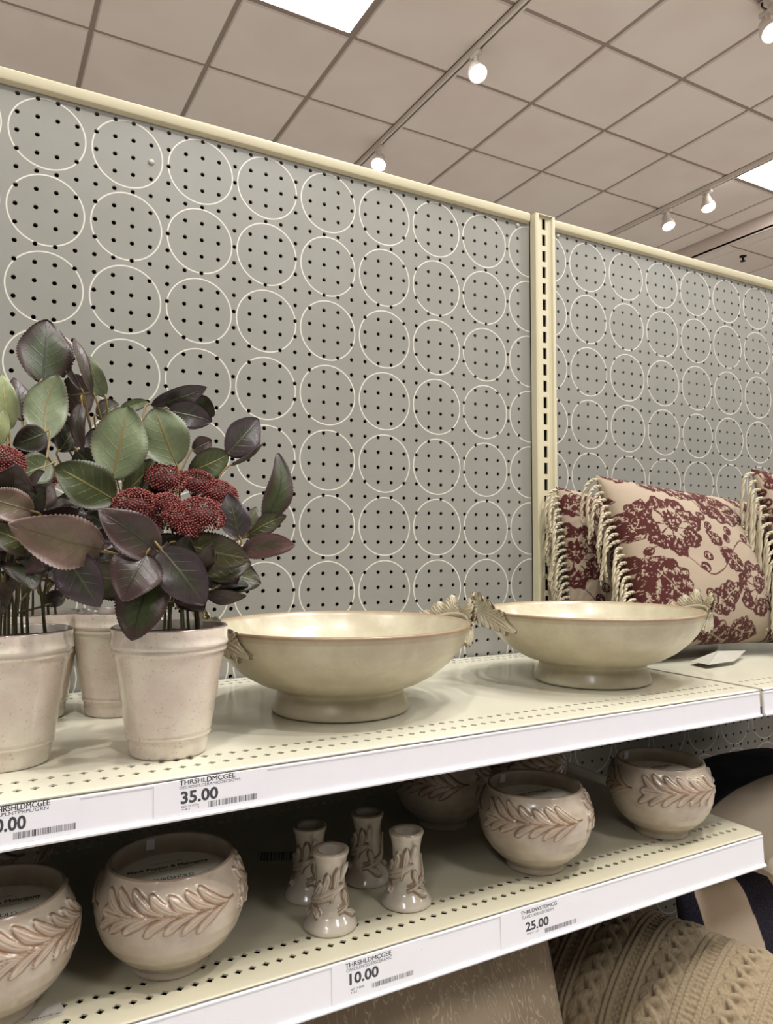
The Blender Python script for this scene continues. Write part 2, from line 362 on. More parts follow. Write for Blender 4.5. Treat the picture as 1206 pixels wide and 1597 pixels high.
def channel(parent, L, fy, h, mat, tilt):
    mb = MB(); t = math.tan(tilt)
    prof = [(fy+.08, -.15), (fy-.03, -.15), (fy-.06, -.17), (fy-.06, -.22), (fy-.04, -.24), (fy-.04-t*(h-.24), -h+.12), (fy-.12-t*h, -h+.12), (fy-.16-t*h, -h+.04), (fy-.13-t*h, -h-.03), (fy-.02-t*h, -h-.05), (fy+.05, -h)]
    G = np.array([[(0, a, b), (L, a, b)] for a, b in prof]); mb.grid(G, cu=True)
    for x in (0, L): mb.add([(x, a, b) for a, b in prof], [tuple(range(len(prof)))])
    return obj('price_channel', mb, mat, parent, True, sharp=25)
HT, HL = 1.42, 1.72
s1 = shelf(-11.7, 36.25, ZT, FY, M_SHELF, 'glossy cream upper steel shelf holding the plants and bowls'); channel(s1, 47.95, FY, HT, M_WHITE, .03)
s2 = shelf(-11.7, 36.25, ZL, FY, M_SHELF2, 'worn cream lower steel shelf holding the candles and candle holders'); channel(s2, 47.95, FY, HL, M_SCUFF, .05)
s3 = shelf(36.6, 84.5, ZT, FY, M_SHELF, 'cream shelf of the right-hand bay holding the fringed pillows'); channel(s3, 47.9, FY, HT, M_WHITE, .03)
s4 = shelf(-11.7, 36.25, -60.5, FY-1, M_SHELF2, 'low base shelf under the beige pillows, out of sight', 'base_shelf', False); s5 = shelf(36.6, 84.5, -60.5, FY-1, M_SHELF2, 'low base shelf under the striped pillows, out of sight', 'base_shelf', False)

# price labels
def barcode(mb, x0, x1, z0, z1, put, seed):
    rnd = random.Random(seed); x = x0
    while x < x1-.02:
        w = rnd.choice((.012, .012, .02, .03)); g = rnd.choice((.012, .018, .026)); 
        if rnd.random() < .08: g = .06
        mb.add([put(x, z0), put(x+w, z0), put(x+w, z1), put(x, z1)], [(0, 1, 2, 3)]); x += w+g
def price_label(lines, bar, x0, x1, zt, h, label, tilt, seed):
    zb = zt-h; yb = lambda z: FY-.066-math.tan(tilt)*(zt-.24-z)
    o = thing('price_label', label, 'price label', (x0, FY, zt-h), 0, 'price labels on the shelf fronts')
    put = lambda off: (lambda x, z: (x-x0, yb(z)-FY-off, z-zb))
    c = MB(); P = put(0); ztp = zt-.15; zbt = zt-h+.13
    c.add([P(x0, zbt), P(x1, zbt), P(x1, ztp), P(x0, ztp)]+[tuple(np.array(P(a, b))+[0, .012, 0]) for a, b in ((x0, zbt), (x1, zbt), (x1, ztp), (x0, ztp))], [(0, 1, 2, 3), (4, 7, 6, 5), (0, 4, 5, 1), (1, 5, 6, 2), (2, 6, 7, 3), (3, 7, 4, 0)])
    obj('card', c, M_WHITE if zt > -35 else M_SCUFF, o, False)
    t = MB()
    for s, a, b, bold in lines:      # s, pixel box (left, baseline), (right, captop at left)
        p0 = at(a[0], a[1], 1, FY-.06); p1 = at(b[0], b[1], 1, FY-.06); pt = at(a[0], a[2], 1, FY-.06)
        text_mb(t, s, p0[0], p1[0], p0[2], pt[2], put(.003), bold)
    obj('lettering', t, M_INK, o, False)
    b = MB(); q0 = at(bar[0], bar[1], 1, FY-.06); q1 = at(bar[2], bar[3], 1, FY-.06); qt = at(bar[0], bar[4], 1, FY-.06)
    barcode(b, q0[0], q1[0], q0[2], qt[2], put(.003), seed); obj('barcode', b, M_INK, o, False); return o
price_label([('THRSHLDMCGEE', (280, 1225.5, 1217.5), (366.6, 1213), .005), ('DECBOWLCERAMICDECBOWL', (280, 1231.3, 1227), (376, 1218.5), 0), ('35.00', (281.5, 1253.5, 1235.5), (340, 1245), .03), ('065 15 0726', (282.5, 1260, 1257), (310, 1256), 0), ('4-4-1      3', (283, 1264, 1261), (310, 1260), 0)],
            (325, 1258.5, 402, 1246, 1249), 3.9, 7.9, ZT, HT, 'price label reading 35.00 on the upper shelf front below the big bowl', .03, 1)
price_label([('THRSHLDMCGEE', (-12, 1269, 1260), (77.5, 1254.5), .005), ('ARTIFICIALPLNTPRPL/GRN', (-55, 1282.4, 1277), (75.5, 1261.5), 0), ('20.00', (-24, 1301.5, 1281), (40.5, 1291), .03)],
            (20.5, 1309, 117.5, 1292, 1298.5), -2.4, 1.6, ZT, HT, 'price label cut by the left edge of the photo, with its price ending in .00', .03, 2)
price_label([('THRSHLDMCGEE', (538.5, 1510.5, 1503.5), (610, 1492), .005), ('CANDLEHOLDERSCERAMIC', (540, 1516.5, 1511.5), (611, 1498.5), 0), ('10.00', (544.5, 1535, 1519), (590, 1524), .03), ('065 15 0606', (546, 1544.5, 1541), (567, 1540), 0), ('4-3-2', (546, 1549, 1546), (556, 1547), 0)],
            (579.5, 1539.5, 643.5, 1522, 1532), 10.5, 14.8, ZL, HL, 'price label reading 10.00 on the lower shelf front below the candle holders', .05, 3)
price_label([('THRLDWSTDMCG', (812, 1428, 1422), (868.5, 1413), .005), ('FLAME CANDLESCREAM', (814, 1434, 1429.5), (863, 1421), 0), ('25.00', (819, 1452, 1439), (855, 1442), .03), ('094 16 1131', (821, 1457.5, 1454.5), (839, 1453), 0)],
            (848.5, 1454, 898, 1440, 1447), 18.4, 23, ZL, HL, 'price label reading 25.00 on the lower shelf front toward the right', .05, 4)
def floor_label(poly, z, bars, text, label, name='torn_sticker'):
    P = [at(x, y, 2, z)+[0, 0, .012] for x, y in poly]; c = np.mean(P, 0); n = len(P)
    o = thing(name, label, 'sticker', (c[0], c[1], z)); mb = MB(); Q = [tuple(q-[c[0], c[1], z]) for q in P]
    mb.add(Q+[(a, b, 0.0) for a, b, _ in Q], [tuple(range(n))]+[(k, (k+1) % n, n+(k+1) % n, n+k) for k in range(n)]); obj('paper', mb, plain('torn_grey_paper', (196, 190, 178), .7, .15, 200), o, False)
    b = MB()
    a0, a1, h = bars; A = at(*a0, 2, z)+[0, 0, .016]; B = at(*a1, 2, z)+[0, 0, .016]; H = at(*h, 2, z)+[0, 0, .016]-A; rnd = random.Random(5); t = 0
    while t < 1:
        w = rnd.choice((.02, .035, .05)); q = [A+(B-A)*t, A+(B-A)*min(t+w, 1), A+(B-A)*min(t+w, 1)+H, A+(B-A)*t+H]; b.add([tuple(k-[c[0], c[1], z]) for k in q], [(0, 1, 2, 3)]); t += w+rnd.choice((.02, .03, .05))
    obj('barcode', b, M_INK, o, False)
floor_label([(37, 1583), (55, 1577), (78, 1569), (84, 1561), (95, 1565), (103, 1577), (98, 1583), (60, 1593), (38, 1594)], ZL, ((50, 1592), (97, 1580), (49, 1590.5)), '', 'torn white sticker scraps on the front of the lower shelf beside the leftmost candle')
floor_label([(402, 1329), (466, 1327), (464, 1343), (400, 1345)], ZL, ((406, 1343), (462, 1341), (408, 1330)), '', 'faded barcode sticker on the lower shelf behind the candle holders')

# ------------------------------------------------------------------ ceramics
def relief(S_, T_, leaves):            # leaves: (s0, t0, ang, len, wid, curve); returns height 0..1 and crease 0..1
    H = np.zeros_like(S_); C = np.zeros_like(S_)
    for s0, t0, ang, ln, wd_, cv in leaves:
        ds, dt = S_-s0, T_-t0; ca, sa = math.cos(ang), math.sin(ang); u = (ds*ca+dt*sa)/ln; v = -ds*sa+dt*ca
        uc = np.clip(u, 0, 1); v = v-cv*ln*uc*uc; w = wd_*(np.sqrt(np.clip(1-((uc-.7)/.3)**2, 0, 1))*(uc > .7)+(uc <= .7)*(.3+.7*np.sin(np.pi/2*uc/.7)**1.3))
        w = w*(1+.1*np.sin(u*13+s0*3)*uc); d = np.where((u > 0) & (u < 1), w-np.abs(v), -1.0); ins = d > -.035
        prof = np.clip((d+.01)/.05, 0, 1)**.7; x = v/(w+.02)
        h = prof*(.55+.3*np.clip(1-x*x, 0, 1)+.15*uc); g = np.zeros_like(u)
        for c0, a0 in ((0, .55), (.5, .4), (-.5, .4)): g = np.maximum(g, a0*np.exp(-((x-c0)/.13)**2)*np.clip(u*5, 0, 1)*np.clip((.95-u)*6, 0, 1))
        h = h*(1-g); cr = np.clip(.9*np.exp(-(d/.04)**2)+1.1*g, 0, 1)*ins
        better = (h >= H*.85) & (d > 0); C = np.where(better, cr, np.where((d <= 0) & ins & (H < .05), np.maximum(C, cr), C)); H = np.where(better, h, H)
    return H, C
def sprig(s0, s1, tm, rnd, up=1.0, wid=.19):          # stalk at s1, leaves sweep toward s0
    L = []; n = 7; R = s1-s0
    for k in range(n):
        q = k/(n-1); s = s0+1.15+(R-1.2)*q; t = tm+.05*math.sin(q*5); ln = 1.25+.1*math.sin(q*7)
        L.append((s, t+.02, math.pi-(.16+.08*rnd.random()), ln, wid, -.32)); L.append((s-.12, t-.02, math.pi+(.14+.08*rnd.random()), ln, wid*.95, .3))
    L.insert(0, (s0+1.3, tm, math.pi, 1.3, wid*1.3, 0)); L.append((s1+.3, tm, math.pi, R*.9, .055, .0)); return L
def relief_lathe(prof, n, zr, ref_r, leaves, amp, res):      # prof outer polyline, dense band between zr
    pr = np.array(prof); d = np.r_[0, np.cumsum(np.hypot(*np.diff(pr, axis=0).T))]
    # fine sampling by arclength
    ks = np.arange(0, d[-1]+res, res); R = np.interp(ks, d, pr[:, 0]); Z = np.interp(ks, d, pr[:, 1])
    for _ in range(2): R[1:-1] = (R[:-2]+2*R[1:-1]+R[2:])/4; Z[1:-1] = (Z[:-2]+2*Z[1:-1]+Z[2:])/4
    th = np.linspace(0, 2*np.pi, n, endpoint=False); TH, ZZ = np.meshgrid(th, Z); RR = np.repeat(R[:, None], n, 1)
    H = np.zeros_like(TH); C = np.zeros_like(TH)
    for off in (-2*np.pi*ref_r, 0, 2*np.pi*ref_r):
        h, c = relief(TH*ref_r+off, ZZ, leaves); C = np.where(h > H, c, np.maximum(C, c*(H < .02))); H = np.maximum(H, h)
    for _ in range(2): H = (H+np.roll(H, 1, 1)+np.roll(H, -1, 1))/3; H[1:-1] = (H[:-2]+H[1:-1]+H[2:])/3
    dR, dZ = np.gradient(R), np.gradient(Z); nn = np.hypot(dR, dZ)+1e-9; nr, nz = dZ/nn, -dR/nn
    RR = RR+amp*H*nr[:, None]; Z3 = ZZ+amp*H*nz[:, None]
    G = np.stack([RR*np.cos(TH), RR*np.sin(TH), Z3], -1); return G, C
# candle vessel
rnd = random.Random(3)
cprof = [(0, .03), (1.25, .03), (1.38, .0), (1.42, .06), (1.43, .3), (1.5, .4), (1.9, .68), (2.26, 1.05), (2.52, 1.45), (2.68, 1.9), (2.74, 2.35), (2.71, 2.8), (2.6, 3.18), (2.44, 3.5), (2.34, 3.7), (2.3, 3.86)]
R0 = 2.68; per = 2*math.pi*R0; lv = []
for k in range(3): lv += sprig(k*per/3+.2, (k+1)*per/3-.55, 2.85, rnd)
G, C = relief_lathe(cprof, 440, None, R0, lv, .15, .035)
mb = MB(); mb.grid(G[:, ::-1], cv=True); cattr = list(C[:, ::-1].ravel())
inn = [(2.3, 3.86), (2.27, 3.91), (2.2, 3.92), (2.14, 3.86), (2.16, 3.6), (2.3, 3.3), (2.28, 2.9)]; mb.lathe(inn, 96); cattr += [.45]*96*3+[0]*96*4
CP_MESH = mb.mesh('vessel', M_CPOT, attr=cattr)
wx = MB(); wx.lathe([(2.3, 3.1), (1.0, 3.12), (0.001, 3.12)], 64); CP_WAX = wx.mesh('wax', M_WAX)
pl = MB(); pl.lathe([(1.97, 3.15), (1.97, 3.2), (0.001, 3.2)], 64); CP_PAPER = pl.mesh('dust_cover', M_PAPER); CP_PAPER.set_sharp_from_angle(angle=.5)
tx = MB(); pt = lambda x, y: (x, y, 3.207)
text_mb(tx, 'scented candle', -.6, .6, 1.05, 1.15, pt); text_mb(tx, 'Black Pepper & Mahogany', -1.5, 1.5, .55, .8, pt, .01)
text_mb(tx, 'black pepper and mahogany', -.85, .85, .3, .38, pt); tx.add([pt(-1.4, .44), pt(1.4, .44), pt(1.4, .455), pt(-1.4, .455)], [(0, 1, 2, 3)])
text_mb(tx, 'THRESHOLD', -.75, .75, -.5, -.25, pt, .005)
text_mb(tx, 'STUDIO', -.35, .35, -.75, -.65, pt)
CP_TEXT = tx.mesh('lettering', M_INK, False)
sk = MB(); sk.box(-.16, .16, -.012, .012, -.2, .22); sk_m = sk.mesh('price_sticker', M_WHITE, False)
def candle(x, y, rot, label, first=[]):
    o = thing('potted_candle', label, 'candle', (x, y, ZL), rot, 'cream leaf-banded ceramic candles')
    link('vessel', CP_MESH, o); link('wax', CP_WAX, o)
    p = link('dust_cover', CP_PAPER, o); p.rotation_euler = (0, 0, -rot-.06); link('lettering', CP_TEXT, p)
    s = link('price_sticker', sk_m, o); s.rotation_euler = (0.12, 0, -rot); a = math.radians(100)-rot; s.location = (2.09*math.cos(a)*S, 2.09*math.sin(a)*S, 3.62*S); return o
q0 = (-.75, -14.6)
candle(5.25, -14.5, 3.42, 'large cream leaf-banded candle pot on the lower shelf, left of the candle holders')
candle(q0[0], q0[1], 2.3, 'cream leaf-banded candle pot cut by the left edge of the lower shelf')
candle(22.85, -14.6, 2.95, 'cream leaf-banded candle pot on the lower shelf, above the 25.00 label')
candle(31.65, -14.66, -.77, 'cream leaf-banded candle pot at the right end of the lower shelf')
candle(21.9, -7.8, .6, 'shaded cream candle pot right of the candle holders, its rim hidden by the upper shelf')
candle(27.7, -7.6, 1.6, 'shaded cream candle pot mostly hidden behind the one above the 25.00 label')
candle(-.9, -6.6, 1.2, 'dim candle pot peeking behind the leftmost candle pot')

# candle holders
def holder_mesh():
    pr = [(0, .03), (.95, .03), (1.07, 0), (1.12, .06), (1.1, .16), (.98, .36), (.8, .6), (.68, .85), (.62, 1.15), (.6, 1.5), (.6, 2.0), (.62, 2.4), (.68, 2.75), (.75, 2.95), (.77, 3.03)]
    r = .66; L = []
    for k in range(2):             # a leafy stalk winding twice round the stem
        s_ = k*2.07
        L += [(s_-.3, .75, .32, 2.6, .2, .12), (s_-.1, .8, -.35, .6, .15, -.25), (s_+.6, .95, -.4, .6, .16, -.2), (s_+.5, 1.0, .85, 1.15, .19, .15), (s_+1.0, 1.1, 1.1, 1.3, .17, .15), (s_+1.5, 1.15, 1.25, 1.45, .16, .12), (s_+.1, .85, 1.5, .75, .16, .2), (s_-.3, .95, .25, 2.4, .1, .15)]
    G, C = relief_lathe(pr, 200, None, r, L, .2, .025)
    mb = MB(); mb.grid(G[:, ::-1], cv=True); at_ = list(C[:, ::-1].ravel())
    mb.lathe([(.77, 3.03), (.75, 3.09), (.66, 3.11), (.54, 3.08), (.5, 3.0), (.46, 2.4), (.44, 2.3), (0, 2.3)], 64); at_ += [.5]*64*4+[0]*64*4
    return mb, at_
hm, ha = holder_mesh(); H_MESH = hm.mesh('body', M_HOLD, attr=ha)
tp = MB()
for a, z, h in ((.0, 2.5, .35), (3.1, 2.2, .3), (2.0, 1.75, .3)):      # curled leaf tips standing off the stem
    c, s = math.cos(a), math.sin(a); tp.tube([(.56*c, .56*s, z-.45), (.68*c, .68*s, z-.15), (.8*c, .8*s, z+.1), (.88*c, .88*s, z+.22)], [.1, .13, .1, .04], 10)
T_MESH = tp.mesh('leaf_tip', M_HOLD)
def holder(x, y, rot, label):
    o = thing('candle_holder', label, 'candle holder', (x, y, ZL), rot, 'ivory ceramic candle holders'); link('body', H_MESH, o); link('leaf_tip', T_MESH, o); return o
holder(11.6, -15.05, -1.1, 'ivory leaf-wrapped candle holder, frontmost of the group of four')
holder(15.36, -14.85, -1.6, 'ivory leaf-wrapped candle holder with brown-edged rim, the rightmost of the four')
holder(14.88, -12.05, -1.9, 'ivory leaf-wrapped candle holder standing at the back, between the others')
holder(11.9, -12.2, -1.7, 'ivory leaf-wrapped candle holder at the back left, half behind the frontmost')

# footed bowls
def bowl_mesh():
    out = [(0, .12), (2.9, .12), (3.2, .0), (3.33, .02), (3.37, .09), (3.3, .3), (3.12, .75), (3.03, 1.0), (3.02, 1.1), (3.25, 1.2), (3.9, 1.4), (4.7, 1.85), (5.4, 2.45), (5.85, 3.0), (6.12, 3.5), (6.25, 3.9), (6.3, 4.05)]
    pr = np.array(out); d = np.r_[0, np.cumsum(np.hypot(*np.diff(pr, axis=0).T))]; k = np.linspace(0, d[-1], 90); R = np.interp(k, d, pr[:, 0]); Z = np.interp(k, d, pr[:, 1])
    for _ in range(3): R[3:-1] = (R[2:-2]+2*R[3:-1]+R[4:])/4; Z[3:-1] = (Z[2:-2]+2*Z[3:-1]+Z[4:])/4
    prof = list(zip(R, Z))+[(6.29, 4.12), (6.22, 4.17), (6.13, 4.15), (6.0, 3.95), (5.75, 3.4), (5.2, 2.8), (4.4, 2.2), (3.2, 1.75), (1.5, 1.5), (0.001, 1.45)]
    mb = MB(); mb.lathe(prof, 160); cr = []
    for r, z in prof: cr += [0.75 if (z > 4.03 and r > 6.1) else (.3 if 3.85 < z < 4.03 and r > 6.15 else (.5 if z < .05 else 0))]*160
    return mb.mesh('bowl_body', M_BOWL, attr=cr)
B_MESH = bowl_mesh()
def handle_mesh():             # two acanthus-like leaves springing from the middle of a loop beside the rim
    HL2 = 3.7; A0 = math.radians(30)
    def path(sv):                # sv: -HL2..HL2 along the loop
        q = sv/HL2; k = np.cos(q*np.pi/2)**1.0; r = 5.95+.85*k**.9; z = 3.05+1.2*k**.8; return A0*q, r, z
    L = []
    for sg in (1, -1):
        a = (lambda t: t) if sg == 1 else (lambda t: math.pi-t)
        L.append((-.25*sg, 0, a(0), HL2*1.05, .42, 0))
        for k in range(6):
            s0 = (-.1+.5*k); ln = 1.45-.12*k; L.append((s0*sg, .04, a(.38), ln, .27, .3*sg)); L.append((s0*sg, -.04, a(-.38), ln*.95, .26, -.3*sg))
        L.append((0, 0, a(0), HL2*.98, .075, 0))
    n, m = 340, 92; sv = np.linspace(-HL2, HL2, n); tv = np.linspace(-1.15, 1.15, m); SS, TT = np.meshgrid(sv, tv, indexing='ij')
    H, C = relief(SS, TT, L); ph, r, z = path(SS); tw = TT
    out = .3*np.clip(tw, 0, 2)**2+.05*np.sin(SS*9)*np.abs(tw); mb = MB(); cr = []
    for sg, dep in ((1, .17), (-1, -.1)):
        rr = r+out+dep*H; zz = z+tw*.95+.12*np.clip(tw, 0, 2)*np.sin(SS*7)
        G = np.stack([rr*np.cos(ph), rr*np.sin(ph), zz], -1); G = G if sg > 0 else G[::-1]; HH = H if sg > 0 else H[::-1]
        o = len(mb.v); mb.v += [tuple(q) for q in G.reshape(-1, 3)]; cr += list((C if sg > 0 else C[::-1]).ravel())
        K_ = HH > .04
        for i in range(n-1):
            for j in range(m-1):
                if K_[i, j] and K_[i+1, j] and K_[i, j+1] and K_[i+1, j+1]: mb.f.append((o+i*m+j, o+(i+1)*m+j, o+(i+1)*m+j+1, o+i*m+j+1)); mb.mi.append(0)
    k0 = len(mb.v); P = []
    for t in np.linspace(-HL2*.97, HL2*.97, 40): a, b, c = path(np.array(t)); P.append([(b-.02)*math.cos(a), (b-.02)*math.sin(a), float(c)])
    mb.tube(P, .13, 10); cr += [0]*(len(mb.v)-k0)
    return mb.mesh('leaf_handle', M_BOWL, attr=cr)
HN_MESH = handle_mesh()
def bowl(x, y, rot, label):
    o = thing('footed_bowl', label, 'bowl', (x, y, ZT), 0, 'footed cream bowls with leaf handles'); link('bowl_body', B_MESH, o)
    for k in (0, math.pi): h = link('leaf_handle', HN_MESH, o); h.rotation_euler = (0, 0, k+rot)
bowl(14.2, -10.54, -.06, 'wide cream footed bowl with leaf handles, beside the potted plant'); bowl(30.4, -10.9, -.44, 'wide cream footed bowl with leaf handles, in front of the fringed pillows')

# ------------------------------------------------------------------ potted artificial plants
def pot_mesh():
    out = [(0, .1), (1.2, .1), (1.36, .0), (1.43, .03), (1.46, .12), (1.5, .5), (1.53, .66), (1.6, .72), (1.605, .78), (1.57, .84), (1.61, .9), (1.62, .96), (1.62, 1.02), (1.7, 1.5), (1.75, 1.9), (1.83, 2.3), (1.87, 2.7), (1.95, 3.1), (2.0, 3.45), (2.06, 3.7),
           (2.08, 3.84), (2.16, 3.88), (2.18, 3.96), (2.14, 4.03), (2.16, 4.08), (2.22, 4.13), (2.22, 4.22), (2.18, 4.28), (2.17, 4.5), (2.19, 4.74), (2.17, 4.8), (2.1, 4.82), (2.06, 4.78), (2.04, 4.4), (2.0, 4.2)]
    mb = MB(); mb.lathe(out, 128); mb.v = [(x*(1+.004*math.sin(z*9)), y*(1+.004*math.sin(z*9)), z) for x, y, z in mb.v]
    cr = []
    for r, z in out: cr += [1.0 if z > 4.79 else 0]*128
    return mb.mesh('pot', M_POT2, attr=cr)
def mat_pot():
    t = NT('speckled_blush_glaze'); k = t.noise(20, 5, rough=.65); base = t.mix(t.ramp(k, .35, .65), rgba((204, 187, 173)), rgba((214, 204, 186)))
    s = t.ramp(t.noise(300, 4, rough=.75), .60, .67); base = t.mix(t.math('MULTIPLY', s, .6), base, rgba((132, 104, 90)))
    a = t.n('ShaderNodeAttribute', attribute_name='crease'); base = t.mix(a.outputs['Fac'], base, rgba((96, 72, 66)))
    t.col(base); t.bump(t.noise(60, 3), .12, .002); return t.setp(.22, coat=.7, coatr=.05)
M_POT2 = mat_pot(); POT = pot_mesh()
sl = MB(); rs = random.Random(2)
G = np.zeros((8, 40, 3))
for i in range(8):
    for j in range(40): r = 2.03*i/7+.001; a = 2*math.pi*j/40; G[i, j] = (r*math.cos(a), r*math.sin(a), 4.42+rs.uniform(-.08, .08)*(i < 7))
sl.grid(G, cv=True); SOIL = sl.mesh('soil', M_SOIL)
def mat_leaf(name, mid, edge, vein, e0=.35, e1=1.0, rough=.42):
    t = NT(name); a = t.n('ShaderNodeAttribute', attribute_name='leafuv'); sp = t.n('ShaderNodeSeparateXYZ'); t.l(a.outputs['Vector'], sp.inputs[0]); u, v = sp.outputs[0], sp.outputs[1]
    av = t.math('ABSOLUTE', v); k = t.noise(45, 4); rr = t.math('MAXIMUM', av, t.math('MULTIPLY', t.math('ABSOLUTE', t.math('SUBTRACT', u, .45)), 1.6))
    e = t.ramp(t.math('ADD', rr, t.math('MULTIPLY', t.math('SUBTRACT', k, .5), .8)), e0, e1); base = t.mix(e, rgba(mid), rgba(edge))
    base = t.mix(t.math('MULTIPLY', t.ramp(t.noise(160, 3), .4, .7), .3), base, rgba(tuple(c*.72 for c in mid)))
    w = t.math('FRACT', t.math('MULTIPLY', t.math('SUBTRACT', u, t.math('MULTIPLY', av, .26)), 6.5)); sv = t.math('ABSOLUTE', t.math('SUBTRACT', w, .5))
    sv = t.math('MULTIPLY', t.math('SUBTRACT', 1.0, t.ramp(sv, .02, .075)), t.math('SUBTRACT', 1.0, t.ramp(av, .35, .9)))
    mr = t.math('SUBTRACT', 1.0, t.ramp(av, .02, .065)); mr = t.math('MULTIPLY', mr, t.math('SUBTRACT', 1.0, t.ramp(u, .75, .97)))
    vn = t.math('MAXIMUM', mr, t.math('MULTIPLY', sv, .45)); base = t.mix(t.math('MULTIPLY', vn, .8), base, rgba(vein)); t.col(base)
    t.bump(t.math('ADD', t.math('MULTIPLY', vn, -.6), t.math('MULTIPLY', t.noise(220, 2), .3)), .5, .0012); return t.setp(rough, spec=.4, sheen=.05)
LM = {'under': mat_leaf('pale_green_leaf_underside', (106, 117, 84), (92, 80, 64), (122, 98, 46), .7, 1.25), 'green': mat_leaf('green_leaf', (66, 75, 42), (60, 52, 36), (132, 122, 62), .6, 1.2),
      'dark': mat_leaf('dark_olive_leaf', (42, 46, 26), (48, 30, 26), (84, 80, 46)), 'gp': mat_leaf('green_purple_leaf', (52, 62, 28), (56, 38, 32), (40, 36, 26), .3, .8),
      'purple': mat_leaf('dull_purple_leaf', (58, 56, 40), (68, 50, 47), (44, 36, 28), .1, .7, .36), 'mauve': mat_leaf('mauve_leaf', (104, 92, 70), (106, 84, 74), (84, 78, 50), .1, .8, .36),
      'blue': mat_leaf('bluish_purple_leaf', (54, 55, 44), (62, 50, 54), (80, 74, 48), .1, .8, .34), 'olive': mat_leaf('olive_leaf', (58, 60, 28), (54, 42, 28), (110, 104, 50)),
      'pale': mat_leaf('pale_yellow_green_leaf', (142, 152, 106), (120, 122, 84), (168, 154, 88), .5, 1.2), 'brown': mat_leaf('dark_brown_leaf', (50, 40, 28), (54, 34, 30), (74, 60, 36)),
      'red': mat_leaf('reddish_leaf', (68, 60, 38), (88, 58, 54), (66, 48, 40), .1, .7)}
def leaf(parent, org, b, t, w, kind, roll=0, bend=.12, cup=.18, skew=0, root=None, seed=0):
    b, t = np.array(b, float), np.array(t, float); L = np.linalg.norm(t-b); a = (t-b)/L; n0 = CAM-b; n0 -= a*(n0@a); n0 /= np.linalg.norm(n0)
    s = np.cross(a, n0); n = n0*math.cos(roll)+s*math.sin(roll); s = np.cross(a, n); rn = random.Random(seed); ph = rn.uniform(0, 6)
    ex_, pw_ = (.88, .62) if kind in ('under', 'green', 'pale') else (.78, .72)
    U, V = 46, 4; F = np.zeros((U, 2*V+1, 3)); uv = np.zeros((U, 2*V+1, 2))
    for i in range(U):
        u = i/(U-1); ww = w/2*(math.sin(math.pi*min(1, u**ex_))**pw_+.004); ww *= 1+(.03 if i % 2 else -.03)
        c = b+a*L*u+n*bend*L*math.sin(math.pi*u)+s*skew*L*math.sin(math.pi*u)
        for j in range(-V, V+1):
            v = j/V; F[i, j+V] = c+s*ww*v+n*(cup*ww*abs(v)**1.4+.05*w*math.sin(u*9+ph+v*2)*abs(v)); uv[i, j+V] = (u, v)
    mb = MB(); nn = n*.008; mb.grid((F+nn)-org); mb.grid((F-nn)[:, ::-1]-org)
    m = 2*V+1; o2 = U*m
    for i in range(U-1):
        for (p, q) in ((0, m-1), (m-1, 0)):
            A = i*m+p; B = (i+1)*m+p; Cc = o2+(i+1)*m+q; D = o2+i*m+q; mb.f.append((A, B, Cc, D)); mb.mi.append(0)
    UV = np.concatenate([uv.reshape(-1, 2), uv[:, ::-1].reshape(-1, 2)])
    if root is not None:
        mb.cm = 1; r = np.array(root, float); p1 = b-a*.25*L; P = [r+(b-r)*0, r*.35+p1*.65+[0, 0, -.1], p1*.5+b*.5, b+a*.08*L]
        P = [np.array(catmull(P, k/10)) for k in range(11)]; k0 = len(mb.v); mb.tube(np.array(P)-org, .045, 6); UV = np.concatenate([UV, np.zeros((len(mb.v)-k0, 2))])
    return obj('leaf', mb, [LM[kind], M_TWIG], parent, uv=UV)
def catmull(P, t):
    n = len(P)-1; x = min(t*n, n-1e-6); i = int(x); f = x-i; g = lambda k: np.array(P[max(0, min(n, k))], float)
    a, b, c, d = g(i-1), g(i), g(i+1), g(i+2); return .5*((2*b)+(c-a)*f+(2*a-5*b+4*c-d)*f*f+(3*b-a-3*c+d)*f**3)
def mat_flower():
    t = NT('burgundy_flower_beads'); k = t.noise(260, 2); t.col(t.mix(t.ramp(k, .3, .7), rgba((98, 38, 38)), rgba((146, 78, 70)))); return t.setp(.6, spec=.25)
M_FLW = mat_flower()
def flower(parent, org, c, r, up, seed, stem_to):
    rn = random.Random(seed); up = np.array(up, float); up /= np.linalg.norm(up); mb = MB(); N = int(430*r*r)+60
    for k in range(N):
        z = 1-(k+.5)/N*1.25; a = k*2.399963; q = math.sqrt(max(0, 1-z*z)); d = np.array([q*math.cos(a), q*math.sin(a), z])
        e1 = np.cross(up, [0.3, 1, .2]); e1 /= np.linalg.norm(e1); e2 = np.cross(up, e1); D = e1*d[0]+e2*d[1]+up*d[2]*.62
        p = np.array(c)-org+D*r*(1+rn.uniform(-.06, .06)); mb.blob(p, .042+rn.uniform(-.006, .008), 5, 4)
    o = obj('flower_head', mb, M_FLW, parent)
    sb = MB(); c0 = np.array(c)-org; st = np.array(stem_to)-org
    e1 = np.cross(up, [0.3, 1, .2]); e1 /= np.linalg.norm(e1); e2 = np.cross(up, e1)
    for k in range(12): a = k*2.4; q = .3+.6*(k % 3)/2; sb.tube([c0-up*r*1.0, c0-up*r*.4+(e1*math.cos(a)+e2*math.sin(a))*r*q*.5, c0+(e1*math.cos(a)+e2*math.sin(a))*r*q*.85], .02, 4)
    sb.blob(c0-up*r*.1, (r*.72, r*.72, r*.42), 12, 8); P = [np.array(catmull([c0-up*r*.9, c0*.6+st*.4, st], k/8)) for k in range(9)]; sb.tube(P, .04, 6)
    obj('flower_stalk', sb, M_FSTALK, o); return o
M_FSTALK = plain('burgundy_stalk', (70, 34, 32), .7)
